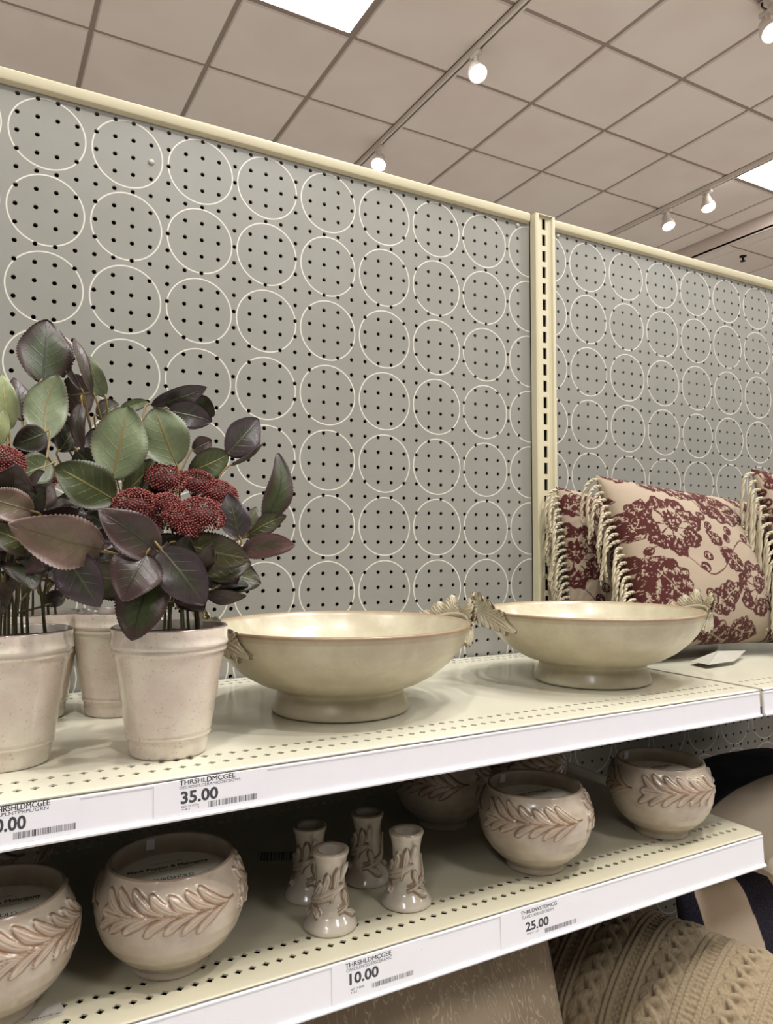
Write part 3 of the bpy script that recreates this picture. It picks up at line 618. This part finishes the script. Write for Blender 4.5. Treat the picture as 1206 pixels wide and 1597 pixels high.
def plant(x, y, label, rot=0):
    o = thing('potted_plant', label, 'potted plant', (x, y, ZT), 0, 'artificial plants in glazed pots'); link('pot', POT, o); link('soil', SOIL, o); return o, np.array([x, y, ZT])
Z0 = 5.0*0
def K(X, Y): return X/2.5125, 480+Y/2.5125
def lf(P, b, t, w, y0, y1, kind, **kw):       # outline measured in the photo, standing at depth y0 (base) .. y1 (tip)
    o, org = P; bb = at(*K(*b), 1, y0); tt = at(*K(*t), 1, y1); sc_ = ((y0+y1)/2-CAM[1])/((RT*0+FW)[1]*FPX)*1.0
    dist = (bb-CAM)@FW; ww = w/2.5125*dist/FPX; root = kw.pop('root', None)
    if root is None: root = org+[random.uniform(-.6, .6), random.uniform(-.5, .5), max(5.4, min(8.5, (bb[2]-org[2])-.6))]
    kw.setdefault('bend', random.uniform(.05, .14)); kw.setdefault('roll', random.uniform(-.3, .3))
    if kw.pop('noroot', 0): root = None
    leaf(o, org, bb, tt, ww, kind, root=root, seed=int(b[0]*7+b[1]), **kw)
def stems(P, n, h, seed):
    o, org = P; rn = random.Random(seed)
    for k in range(n):
        a = rn.uniform(0, 6.28); r = rn.uniform(.2, 1.3); mb = MB(); x, y = r*math.cos(a), r*math.sin(a)
        q = [(x, y, 4.35), (x*.9, y*.9, 5.6), (x*1.0+rn.uniform(-.3, .3), y*1.0, 7.0), (x*1.3+rn.uniform(-.6, .6), y*1.2, h+rn.uniform(-.5, .8))]
        mb.tube([catmull(q, i/12) for i in range(13)], [.065-.003*i for i in range(13)], 7); obj('stem', mb, M_STEM, o)
def filler(P, n, seed, zlo, zhi, rad, kinds, y_back=True):
    o, org = P; rn = random.Random(seed)
    for k in range(n):
        a = rn.uniform(0, 6.28); r = rn.uniform(.5, rad*.55); z = rn.uniform(zlo, zhi); b = org+[r*math.cos(a), r*math.sin(a), z]; L = rn.uniform(1.8, 2.7)
        t = b+np.array([math.cos(a), math.sin(a), rn.uniform(-.5, .6)])*L*.8; root = org+[.4*math.cos(a), .4*math.sin(a), z-.8]
        if t[1] > -.5 or b[1] > -.5: continue
        leaf(o, org, b, t, rn.uniform(1.1, 1.7), rn.choice(kinds), roll=rn.uniform(-1, 1), root=root, seed=k+seed*100, bend=rn.uniform(0, .2))
PA = plant(5.16, -14.13, 'potted burgundy-flowered plant in a speckled pot, frontmost and fully in view'); PB = plant(-.35, -12.8, 'potted burgundy-flowered plant in a speckled pot, cut by the left edge')
PC = plant(4.6, -6.1, 'potted leafy plant behind, its plain pot half hidden by the frontmost pot'); PD = plant(.9, -5.3, 'potted leafy plant behind the leftmost pot, only slivers of its pot in view')
random.seed(11)
# back plant leaves
lf(PC, (165, 298), (188, 48), 205, -8.5, -7.8, 'gp', roll=.1, bend=.03); lf(PC, (175, 518), (222, 262), 165, -10, -9.2, 'under', roll=-.1, bend=-.06, skew=-.06)
lf(PB, (85, 445), (55, 275), 115, -9.5, -9, 'purple', roll=.5); lf(PC, (225, 350), (378, 330), 165, -7.5, -7, 'brown', roll=.1)
lf(PC, (372, 350), (290, 118), 75, -9, -8.5, 'purple', roll=.9, skew=-.14, bend=.1); lf(PC, (410, 350), (345, 190), 80, -9.1, -8.8, 'under', roll=-.3)
lf(PC, (322, 330), (255, 168), 26, -8.5, -8.2, 'purple', roll=.2, skew=-.1); lf(PC, (322, 372), (325, 560), 66, -9.2, -9.5, 'purple', roll=.4, skew=.05)
lf(PC, (235, 565), (318, 440), 105, -8.5, -8, 'dark'); lf(PC, (215, 420), (290, 560), 120, -8, -8, 'dark'); lf(PB, (205, 612), (58, 668), 130, -11.5, -12, 'green', roll=.2)
lf(PC, (380, 430), (462, 375), 90, -8.5, -8, 'dark'); lf(PC, (470, 400), (580, 368), 50, -8.5, -8.3, 'green'); lf(PB, (180, 490), (50, 540), 110, -11, -11, 'dark'); lf(PB, (110, 500), (150, 620), 120, -10.5, -11, 'dark')
lf(PC, (300, 560), (380, 640), 110, -9, -9, 'dark'); lf(PC, (350, 560), (420, 470), 90, -8.6, -8.2, 'dark')
lf(PB, (35, 480), (5, 262), 95, -11, -11, 'pale'); lf(PB, (20, 470), (-45, 330), 90, -11, -11, 'pale'); lf(PB, (0, 540), (15, 400), 60, -11.5, -11.5, 'pale')
# front plant
lf(PA, (440, 675), (500, 385), 212, -14.2, -14.0, 'under', roll=.08, bend=.02); lf(PA, (690, 615), (605, 392), 190, -14.0, -13.6, 'under', roll=-.1, bend=.03)
lf(PA, (452, 755), (216, 620), 175, -14.6, -15, 'green', roll=.1, bend=.04); lf(PA, (480, 735), (612, 598), 115, -13.8, -13.4, 'green', roll=.3)
lf(PA, (595, 385), (812, 312), 95, -12.6, -12.4, 'blue', roll=.3); lf(PA, (760, 350), (840, 425), 85, -12.2, -12.2, 'gp', roll=.2); lf(PA, (660, 405), (832, 445), 115, -12.9, -12.8, 'blue', roll=-.2)
lf(PA, (890, 575), (1013, 436), 140, -13.2, -12.8, 'blue', roll=.15); lf(PA, (902, 618), (1038, 525), 28, -13.4, -13.2, 'purple', roll=.8); lf(PA, (738, 645), (895, 575), 125, -13.4, -13.2, 'green', roll=.2)
lf(PA, (755, 560), (830, 520), 80, -12.8, -12.6, 'purple'); lf(PA, (1035, 838), (1090, 568), 118, -14.2, -13.8, 'gp', roll=.45, skew=.08); lf(PA, (962, 895), (1122, 815), 82, -14.4, -14, 'olive', roll=.3, skew=-.05)
lf(PA, (942, 955), (1158, 930), 100, -15, -15.2, 'red', roll=.2, skew=-.08); lf(PA, (938, 905), (893, 728), 118, -15.6, -15.4, 'blue', roll=.15); lf(PA, (960, 880), (1005, 780), 60, -14.6, -14.4, 'olive')
lf(PA, (402, 950), (32, 846), 205, -16.3, -17, 'mauve', roll=-.15, bend=.08); lf(PB, (130, 800), (-95, 735), 130, -15, -15.5, 'mauve', roll=.1, bend=.1); lf(PB, (150, 945), (-70, 850), 120, -15, -15.3, 'olive', roll=.1)
lf(PA, (622, 958), (382, 792), 165, -16.6, -17, 'purple', roll=.1, bend=.1); lf(PA, (250, 955), (395, 1172), 175, -16.0, -16.4, 'blue', roll=.2); lf(PA, (575, 965), (478, 1150), 200, -16.8, -17.2, 'purple', roll=.15)
lf(PA, (630, 945), (805, 1165), 185, -17.0, -17.3, 'blue', roll=-.1, bend=.08); lf(PA, (590, 1050), (515, 1305), 200, -16.9, -17.0, 'gp', roll=.2, bend=.04); lf(PA, (622, 1080), (636, 1205), 66, -16.6, -16.6, 'purple')
lf(PA, (712, 925), (978, 985), 150, -15.6, -15.6, 'olive', roll=.1); lf(PA, (800, 1040), (985, 1000), 120, -15.2, -15.2, 'olive', roll=-.2); lf(PA, (800, 1118), (966, 1128), 66, -15, -15, 'brown', roll=.5)
lf(PA, (700, 1080), (800, 1185), 120, -14.8, -14.8, 'brown'); lf(PB, (235, 955), (82, 1015), 120, -13, -13.4, 'dark'); lf(PB, (255, 1130), (160, 1160), 70, -12.5, -12.5, 'brown'); lf(PA, (860, 1090), (940, 1040), 70, -14.8, -14.8, 'brown')
lf(PA, (520, 700), (640, 760), 110, -13.2, -13.2, 'dark'); lf(PA, (430, 870), (340, 800), 110, -14.5, -14.6, 'dark'); lf(PA, (600, 900), (720, 1000), 150, -14.5, -14.5, 'dark')
lf(PB, (40, 690), (150, 760), 70, -12.5, -12.5, 'dark', roll=.4)
for (X, Y, R, y) in [(650, 672, 80, -13.9), (780, 690, 74, -13.7), (522, 772, 84, -14.8), (662, 768, 56, -14.9), (700, 822, 66, -15.3), (792, 812, 92, -15.2), (865, 728, 70, -14.2), (730, 860, 60, -15.5), (600, 830, 55, -14.6)]:
    c = at(*K(X, Y), 1, y); flower(PA[0], PA[1], c, R/2.5125*((c-CAM)@FW)/FPX, (rs.uniform(-.3, .3), -.55, .8), int(X), PA[1]+[.2, 0, 7.2])
for (X, Y, R, y) in [(15, 600, 80, -12.6), (-30, 660, 70, -13), (185, 668, 52, -11), (40, 650, 50, -12.3)]:
    c = at(*K(X, Y), 1, y); flower(PB[0], PB[1], c, R/2.5125*((c-CAM)@FW)/FPX, (rs.uniform(-.3, .3), -.5, .8), int(X)+50, PB[1]+[.2, 0, 7.2])
for P, h, sd in ((PA, 8.2, 1), (PB, 8.5, 2), (PC, 9, 3), (PD, 8, 4)): stems(P, 9, h, sd)
filler(PA, 22, 5, 6.2, 7.6, 3.2, ['dark', 'brown', 'dark', 'olive']); filler(PB, 30, 6, 6.2, 9.8, 3.4, ['dark', 'brown', 'dark', 'purple']); filler(PC, 16, 8, 6.5, 10.5, 3.0, ['dark', 'green', 'dark', 'brown']); filler(PD, 20, 9, 6.2, 10, 3.0, ['dark', 'brown', 'dark'])

# ------------------------------------------------------------------ pillows
def vnoise(x, y, seed=0):
    rg = np.random.RandomState(seed); T = rg.rand(256, 256); xi, yi = np.floor(x).astype(int), np.floor(y).astype(int); fx, fy = x-xi, y-yi; fx = fx*fx*(3-2*fx); fy = fy*fy*(3-2*fy)
    g = lambda a, b: T[a % 256, b % 256]
    return (g(xi, yi)*(1-fx)+g(xi+1, yi)*fx)*(1-fy)+(g(xi, yi+1)*(1-fx)+g(xi+1, yi+1)*fx)*fy
def toile(U, V, shift=(0, 0)):       # burgundy woven floral, 0..1, inches on the cloth
    U = U+shift[0]; V = V+shift[1]; M = np.zeros_like(U); fl = vnoise(U*7, V*7, 1)*.5+vnoise(U*15, V*15, 2)*.5; wob = (vnoise(U*2.2, V*2.2, 3)-.5)+.5*(vnoise(U*6, V*6, 4)-.5); U = U+.25*(vnoise(U*1.3+9, V*1.3, 6)-.5); V = V+.25*(vnoise(U*1.3, V*1.3+30, 7)-.5)
    def blossom(cx, cy, R, rot, oc=.5):
        nonlocal M
        x, y = U-cx, V-cy; r = np.hypot(x, y)/R+wob*.12; a = np.arctan2(y, x)+rot; edge = .8+.19*np.abs(np.sin(a*3.5))**.55
        m = (r < edge).astype(float); vein = (np.abs(np.sin(a*9+r*7))*.22+fl*.78) ; m *= (vein > .42)|(np.abs(r-edge+.05) < .05)
        c2 = (np.hypot(x+.05*R, y-.08*R)/R < .5+.06*np.sin(a*5)) & (np.hypot(x, y-.16*R)/R > .3); m = np.where(c2 & (np.sin(a*9) > -.85), .0, m)
        bud = np.hypot(x*1.35, (y-.08*R))/R; m = np.where(bud < .3, (fl > .4).astype(float), m); M = np.maximum(np.where(r < edge, 0, M), m)
    def frond(cx, cy, L, Wd, ang):
        nonlocal M
        ca, sa = math.cos(ang), math.sin(ang); x = (U-cx)*ca+(V-cy)*sa; y = -(U-cx)*sa+(V-cy)*ca-.12*x*x/L; u = x/L+.5
        w = 1.15*Wd*np.clip(np.sin(np.pi*np.clip(u, 0, 1)**.8), 0, 1)*(1+.2*np.abs(np.sin(u*16))-.1); ins = (np.abs(y) < w) & (u > 0) & (u < 1)
        vein = np.abs(np.sin((u*13-np.abs(y)/Wd*3)))*.25+fl*.75; m = ins & ((vein > .42)|(w-np.abs(y) < .09)); m &= ~((np.abs(y) < .035) & (u > .2) & (u < .85)); M = np.maximum(np.where(ins, 0, M), m.astype(float))
    def berry(cx, cy, r):
        nonlocal M
        d = np.hypot(U-cx, V-cy); M = np.maximum(M, ((d < r) & ((fl > .4)|(d > r*.7))).astype(float))
    for ox in (-22, -11, 0, 11, 22):
        for oy in (-11, 0, 11):
            o = lambda a, b: (a+ox, b+oy+(.0 if ox in (0,) else 2.0))
            frond(*o(-1.0, -3.4), 3.8, .85, .5); frond(*o(-5.4, -2.4), 4.8, 1.35, -.95); frond(*o(1.2, 3.3), 5.4, 1.25, -.5); frond(*o(4.6, .6), 3.6, 1.05, 1.1); frond(*o(-1.8, 5.1), 4.2, .85, -.3)
            frond(*o(4.6, -4.9), 3.6, 1.0, -.6); frond(*o(-3.6, -5.2), 3.2, .75, .25); frond(*o(.3, -.9), 2.6, .6, -.75); frond(*o(-.9, .9), 1.7, .4, 2.2); frond(*o(.6, -5.6), 3.0, .7, -.2)
            blossom(*o(-4.0, 2.0), 2.45, .3); blossom(*o(2.2, -2.8), 2.05, 1.2); blossom(*o(4.6, 4.9), 1.4, 2.2)
            for a, b in ((-1.2, 2.6), (-1.0, 1.8), (-.6, 3.1), (-1.9, -.4), (.2, .8), (.7, 1.4), (-2.4, -1.2), (3.0, .2), (-6.3, .1), (2.2, .9), (.4, 5.2), (-2.6, -3.2)): berry(*o(a, b), .36)
    # stems
    st = np.abs(V-(1.2*np.sin(U*.9)-.6)) < .05; M = np.maximum(M, st*.9); return M
def mat_pattern(name, c0, c1, rough=.9, sc=900, bumpy=.5):
    t = NT(name); a = t.n('ShaderNodeAttribute', attribute_name='pattern'); k = t.noise(sc, 2)
    b = t.mix(a.outputs['Fac'], rgba(c0), rgba(c1)); t.col(t.mix(t.math('MULTIPLY', t.ramp(k, .45, .75), .25), b, rgba(tuple(v*.7 for v in c0)))); t.bump(k, bumpy, .001); return t.setp(rough, spec=.1, sheen=.08)
def pillow_mesh(name, Wd, Hd, T, mats, patt=None, N=(60, 60), disp=None, seed=0, pinch=.06, wrinkle=.1, sag=0):
    nu, nv = N; a = np.linspace(-1, 1, nu); b = np.linspace(-1, 1, nv); A, B = np.meshgrid(a, b, indexing='ij')
    X = Wd/2*A*(1-pinch*(1-B*B)); Y = Hd/2*B*(1-pinch*(1-A*A))-sag*(A+1)*(B+1)/4; prof = (np.clip(1-A**2, 0, 1)*np.clip(1-B**2, 0, 1))**.42
    wr = (vnoise(A*2.5+20, B*2.5+20, seed)-.5)*wrinkle*8*prof*.25+(vnoise(A*7+20, B*7+20, seed+1)-.5)*wrinkle*2*.25*prof
    mb = MB(); cols = []
    for sg in (1, -1):
        Zz = T/2*prof+wr; D = 0
        if disp is not None: D = disp(X, Y if sg > 0 else Y+5)*np.clip(prof*4, 0, 1)
        Z = sg*(Zz+D)
        G = np.stack([X, Y, Z], -1); mb.grid(G if sg > 0 else G[::-1])
        m = patt(X*1.0, Y*1.0, sg) if patt is not None else np.zeros_like(X); m = m if sg > 0 else m[::-1]; cols.append(np.stack([m, m, m, np.ones_like(m)], -1).reshape(-1, 4))
    return mb.mesh(name, mats, colr=np.concatenate(cols))
def place(o, c, ex, ey):
    ex = np.array(ex, float); ex /= np.linalg.norm(ex); ey = np.array(ey, float); ey -= ex*(ex@ey); ey /= np.linalg.norm(ey); ez = np.cross(ex, ey)
    c = W(c); o.matrix_world = Matrix(((ex[0], ey[0], ez[0], c[0]), (ex[1], ey[1], ez[1], c[1]), (ex[2], ey[2], ez[2], c[2]), (0, 0, 0, 1)))
    return np.stack([ex, ey, ez], 1)
M_TOILE = mat_pattern('burgundy_floral_weave', (158, 142, 122), (70, 27, 26)); M_CORD = plain('cream_twisted_cord', (190, 178, 150), .85, .12, 300)
def fringe_pillow(c, ex, ey, Wd, Hd, T, shift, label, seed, n=24, side=-1, long=2.6, sag=1.3):
    o = bpy.data.objects.new('fringed_pillow', None); COL.objects.link(o); o.empty_display_size = .02; tag(o, label, 'pillow', 'burgundy floral fringed pillows')
    R = place(o, c, ex, ey); obj('cushion', pillow_mesh('cushion', Wd, Hd, T, M_TOILE, lambda x, y, sg: toile(x, y, shift), (330, 260), seed=seed, sag=sag), None, o)
    rn = random.Random(seed); dn = R.T @ np.array([0, 0, -1.0]); out = np.array([side, 0, 0.0])
    for k in range(n):
        b = -1+2*(k+.5)/n; y = Hd/2*b*.99; x = side*Wd/2*(1-.06*(1-b*b)); p0 = np.array([x-side*.1, y, 0]); ln = long*rn.uniform(.85, 1.1); o1 = .55+rn.uniform(-.1, .25)
        wv = np.array([0, 0, rn.uniform(-.25, .35)])
        Pp = [p0, p0+out*.55+wv*.3+dn*.08, p0+out*(o1+.35)+dn*.6+wv*.8, p0+out*(o1+.6)+dn*ln*.62+wv*1.2, p0+out*(o1+.65+rn.uniform(-.2, .2))+dn*ln+wv*1.3]
        C = np.array([catmull(Pp, i/36) for i in range(37)]); mb = MB(); Cw = C@R.T+np.array(c); Cw[:, 2] = np.maximum(Cw[:, 2], ZT+.2+.1*rn.random()); C = (Cw-np.array(c))@R
        Tn = np.gradient(C, axis=0); Tn /= np.linalg.norm(Tn, axis=1)[:, None]; ref = np.array([0, 0, 1.0])
        for s in (0, math.pi):          # two strands wound round each other
            Q = []
            for i in range(37):
                e1 = np.cross(Tn[i], ref); e1 /= np.linalg.norm(e1)+1e-9; e2 = np.cross(Tn[i], e1); a = s+i*.75; Q.append(C[i]+.06*(e1*math.cos(a)+e2*math.sin(a)))
            mb.tube(Q, .082, 6)
        mb.blob(C[34], .12, 8, 6)
        for q in range(5): d = np.array([rn.uniform(-.12, .12), rn.uniform(-.12, .12), rn.uniform(-.1, .1)]); mb.tube([C[36], C[36]+dn*.15+d*.5, C[36]+dn*.32+d], [.035, .03, .012], 4)
        obj('tassel', mb, M_CORD, o)
    return o, R


P2, R2 = fringe_pillow((46.3, -6.7, -25.45), (1, -.05, -.03), (.02, .38, .95), 17.5, 13.0, 5.0, (.8, .0), 'burgundy floral fringed pillow standing behind the right-hand bowl, most of its face in view', 21, long=2.9)
fringe_pillow((44.3, -2.1, -25.8), (1, -.02, .0), (.0, .1, .99), 16, 12.0, 2.8, (3.0, 1.2), 'burgundy floral fringed pillow farthest left and back, beside the slotted post', 22, long=2.9)
fringe_pillow((56.3, -11.1, -24.85), (1, -.12, .0), (.0, .3, .95), 14.5, 13.4, 3.9, (6.0, -2.0), 'burgundy floral fringed pillow cut by the right edge of the photo', 23, long=4.6, n=20)
ct = MB(); Q = [at(1105, 1043, 2, ZT+.03), at(1146, 1037, 2, ZT+.03), at(1164, 1020, 1, -9.9), at(1121, 1021, 1, -10.2)]; Q2 = [at(1105, 1043, 2, ZT+.03), at(1078, 1037, 2, ZT+.03), at(1100, 1030, 1, -9.6), at(1121, 1020, 1, -9.9)]
inv = np.linalg.inv(R2); c0 = np.array([46.3, -6.7, -25.7])
for q in (Q, Q2): k = [tuple(inv@(a-c0)) for a in q]+[tuple(inv@(a-c0+np.array([0, .02, -.01]))) for a in q]; ct.add(k, [(0, 1, 2, 3), (7, 6, 5, 4), (0, 4, 5, 1), (1, 5, 6, 2), (2, 6, 7, 3), (3, 7, 4, 0)])
cto = obj('care_tag', ct, plain('grey_white_tag', (168, 164, 150), .6, .12, 400), P2, False); cto['label'] = 'white paper tag lying on the shelf'

def soft_pillow(name, mesh, c, ex, ey, label, group=None, part='cushion'):
    o = bpy.data.objects.new(name, mesh); COL.objects.link(o); tag(o, label, 'pillow', group); place(o, c, ex, ey); return o
def knit(X, Y):
    per = 3.3; x = (X+100*per) % per-per/2; H = np.zeros_like(X)
    for k in range(3):
        ph = 2*np.pi*k/3; w = 2*np.pi*Y/3.0+ph; xk = .55*np.sin(w); zk = .5+.5*np.cos(2*w+.4); d = (x-xk)/.34
        st = .05*np.abs(np.sin(np.pi*(Y*4.2+np.abs(x-xk)*5))); h = (.12+.2*zk)*np.sqrt(np.clip(1-d*d, 0, 1))+st*(np.abs(d) < .95); H = np.maximum(H, h)
    for c in (-1.28, -.98, 1.0, 1.3):
        d = (x-c)/.13; H = np.maximum(H, (.14+.04*np.abs(np.sin(np.pi*Y*4.5+c*3)))*np.sqrt(np.clip(1-d*d, 0, 1)))
    bg = .05*np.abs(np.sin(np.pi*Y*4))*np.abs(np.sin(np.pi*x*4)); d = x/1.65; lad = (np.abs(np.abs(x)-1.5) < .12)*.1*(np.sin(2*np.pi*Y*3) > 0)
    return np.maximum(H, np.maximum(bg, lad))
M_KNIT = plain('oatmeal_knit_wool', (156, 138, 110), .95, .25, 260, spec=.1, sheen=.15)
KM = pillow_mesh('knit_cushion', 21, 9.8, 6.0, M_KNIT, None, (430, 230), knit, 5, .05, .05)
soft_pillow('knit_pillow', KM, (31.4, -13.6, -49.0), (.33, -.94, -.04), (.82, .26, .40), 'oatmeal cable-knit pillow, the large one lying under the right end of the lower shelf', 'cable-knit pillows')
soft_pillow('knit_pillow', KM, (32.0, -10.6, -56.6), (.38, -.92, -.02), (.92, .38, .0), 'oatmeal cable-knit pillow, shaded, just below the large one', 'cable-knit pillows')
def mat_jac():
    t = NT('wavy_taupe_jacquard'); co = t.obj(); n1 = t.noise(38, 3, co); m = t.n('ShaderNodeMapping'); m.inputs['Scale'].default_value = (1.0, .32, 1); t.l(co, m.inputs['Vector'])
    w = t.noise(36, 3, m.outputs[0], .55); q = t.math('ABSOLUTE', t.math('SUBTRACT', t.math('FRACT', t.math('MULTIPLY', w, 10.0)), .5))
    f = t.math('MULTIPLY', t.math('SUBTRACT', 1.0, t.ramp(q, .03, .13)), t.ramp(n1, .36, .5)); b = t.ramp(t.noise(7, 2, co), .3, .7); base = t.mix(b, rgba((146, 127, 103)), rgba((164, 146, 120)))
    t.col(t.mix(t.math('MULTIPLY', f, .75), base, rgba((204, 188, 160)))); t.bump(f, .25, .002); return t.setp(.55, sheen=.15)
M_JAC = mat_jac()
jm = pillow_mesh('jacquard_cushion', 16, 17.5, 6.5, M_JAC, None, (90, 90), None, 9, .05, .22)
soft_pillow('taupe_pillow', jm, (17.9, -13.0, -50.3), (1, -.04, 0), (.0, .3, .95), 'taupe satin pillow with a wavy woven pattern under the 10.00 price label')
M_TAN = mat_pattern('tan_striped_linen', (178, 160, 130), (150, 130, 102))
tm_ = pillow_mesh('tan_cushion', 16, 17.5, 6.0, M_TAN, lambda x, y, sg: (np.sin(x*9) > .2).astype(float), (120, 60), None, 12, .05, .2)
soft_pillow('tan_pillow', tm_, (2.0, -13.4, -50.6), (1, -.04, 0), (.0, .3, .95), 'tan finely striped pillow, a sliver seen at the bottom edge left of the taupe pillow')
M_NAVY = mat_pattern('navy_and_cream_canvas', (208, 190, 166), (24, 25, 44), .85)
n1 = pillow_mesh('striped_cushion', 18, 13.5, 4.4, M_NAVY, lambda x, y, sg: (((x+10.2+.08*y) % 6.9) < 2.9).astype(float), (220, 60), None, 14, .05, .15)
soft_pillow('striped_pillow', n1, (48.9, -9.6, -53.6), (1, -.02, 0), (.0, .13, .97), 'cream pillow with wide navy vertical stripes standing behind the knit pillow')
n2 = pillow_mesh('lying_cushion', 18, 13, 5.2, M_NAVY, lambda x, y, sg: (y > -.6).astype(float)*(1.0 if sg > 0 else 0.0), (90, 90), None, 17, .04, .2)
soft_pillow('striped_pillow', n2, (50.6, -8.4, -43.3), (1, 0, .05), (0, .97, .1), 'navy-topped cream pillow lying right of the lower shelf end, under the upper shelf')
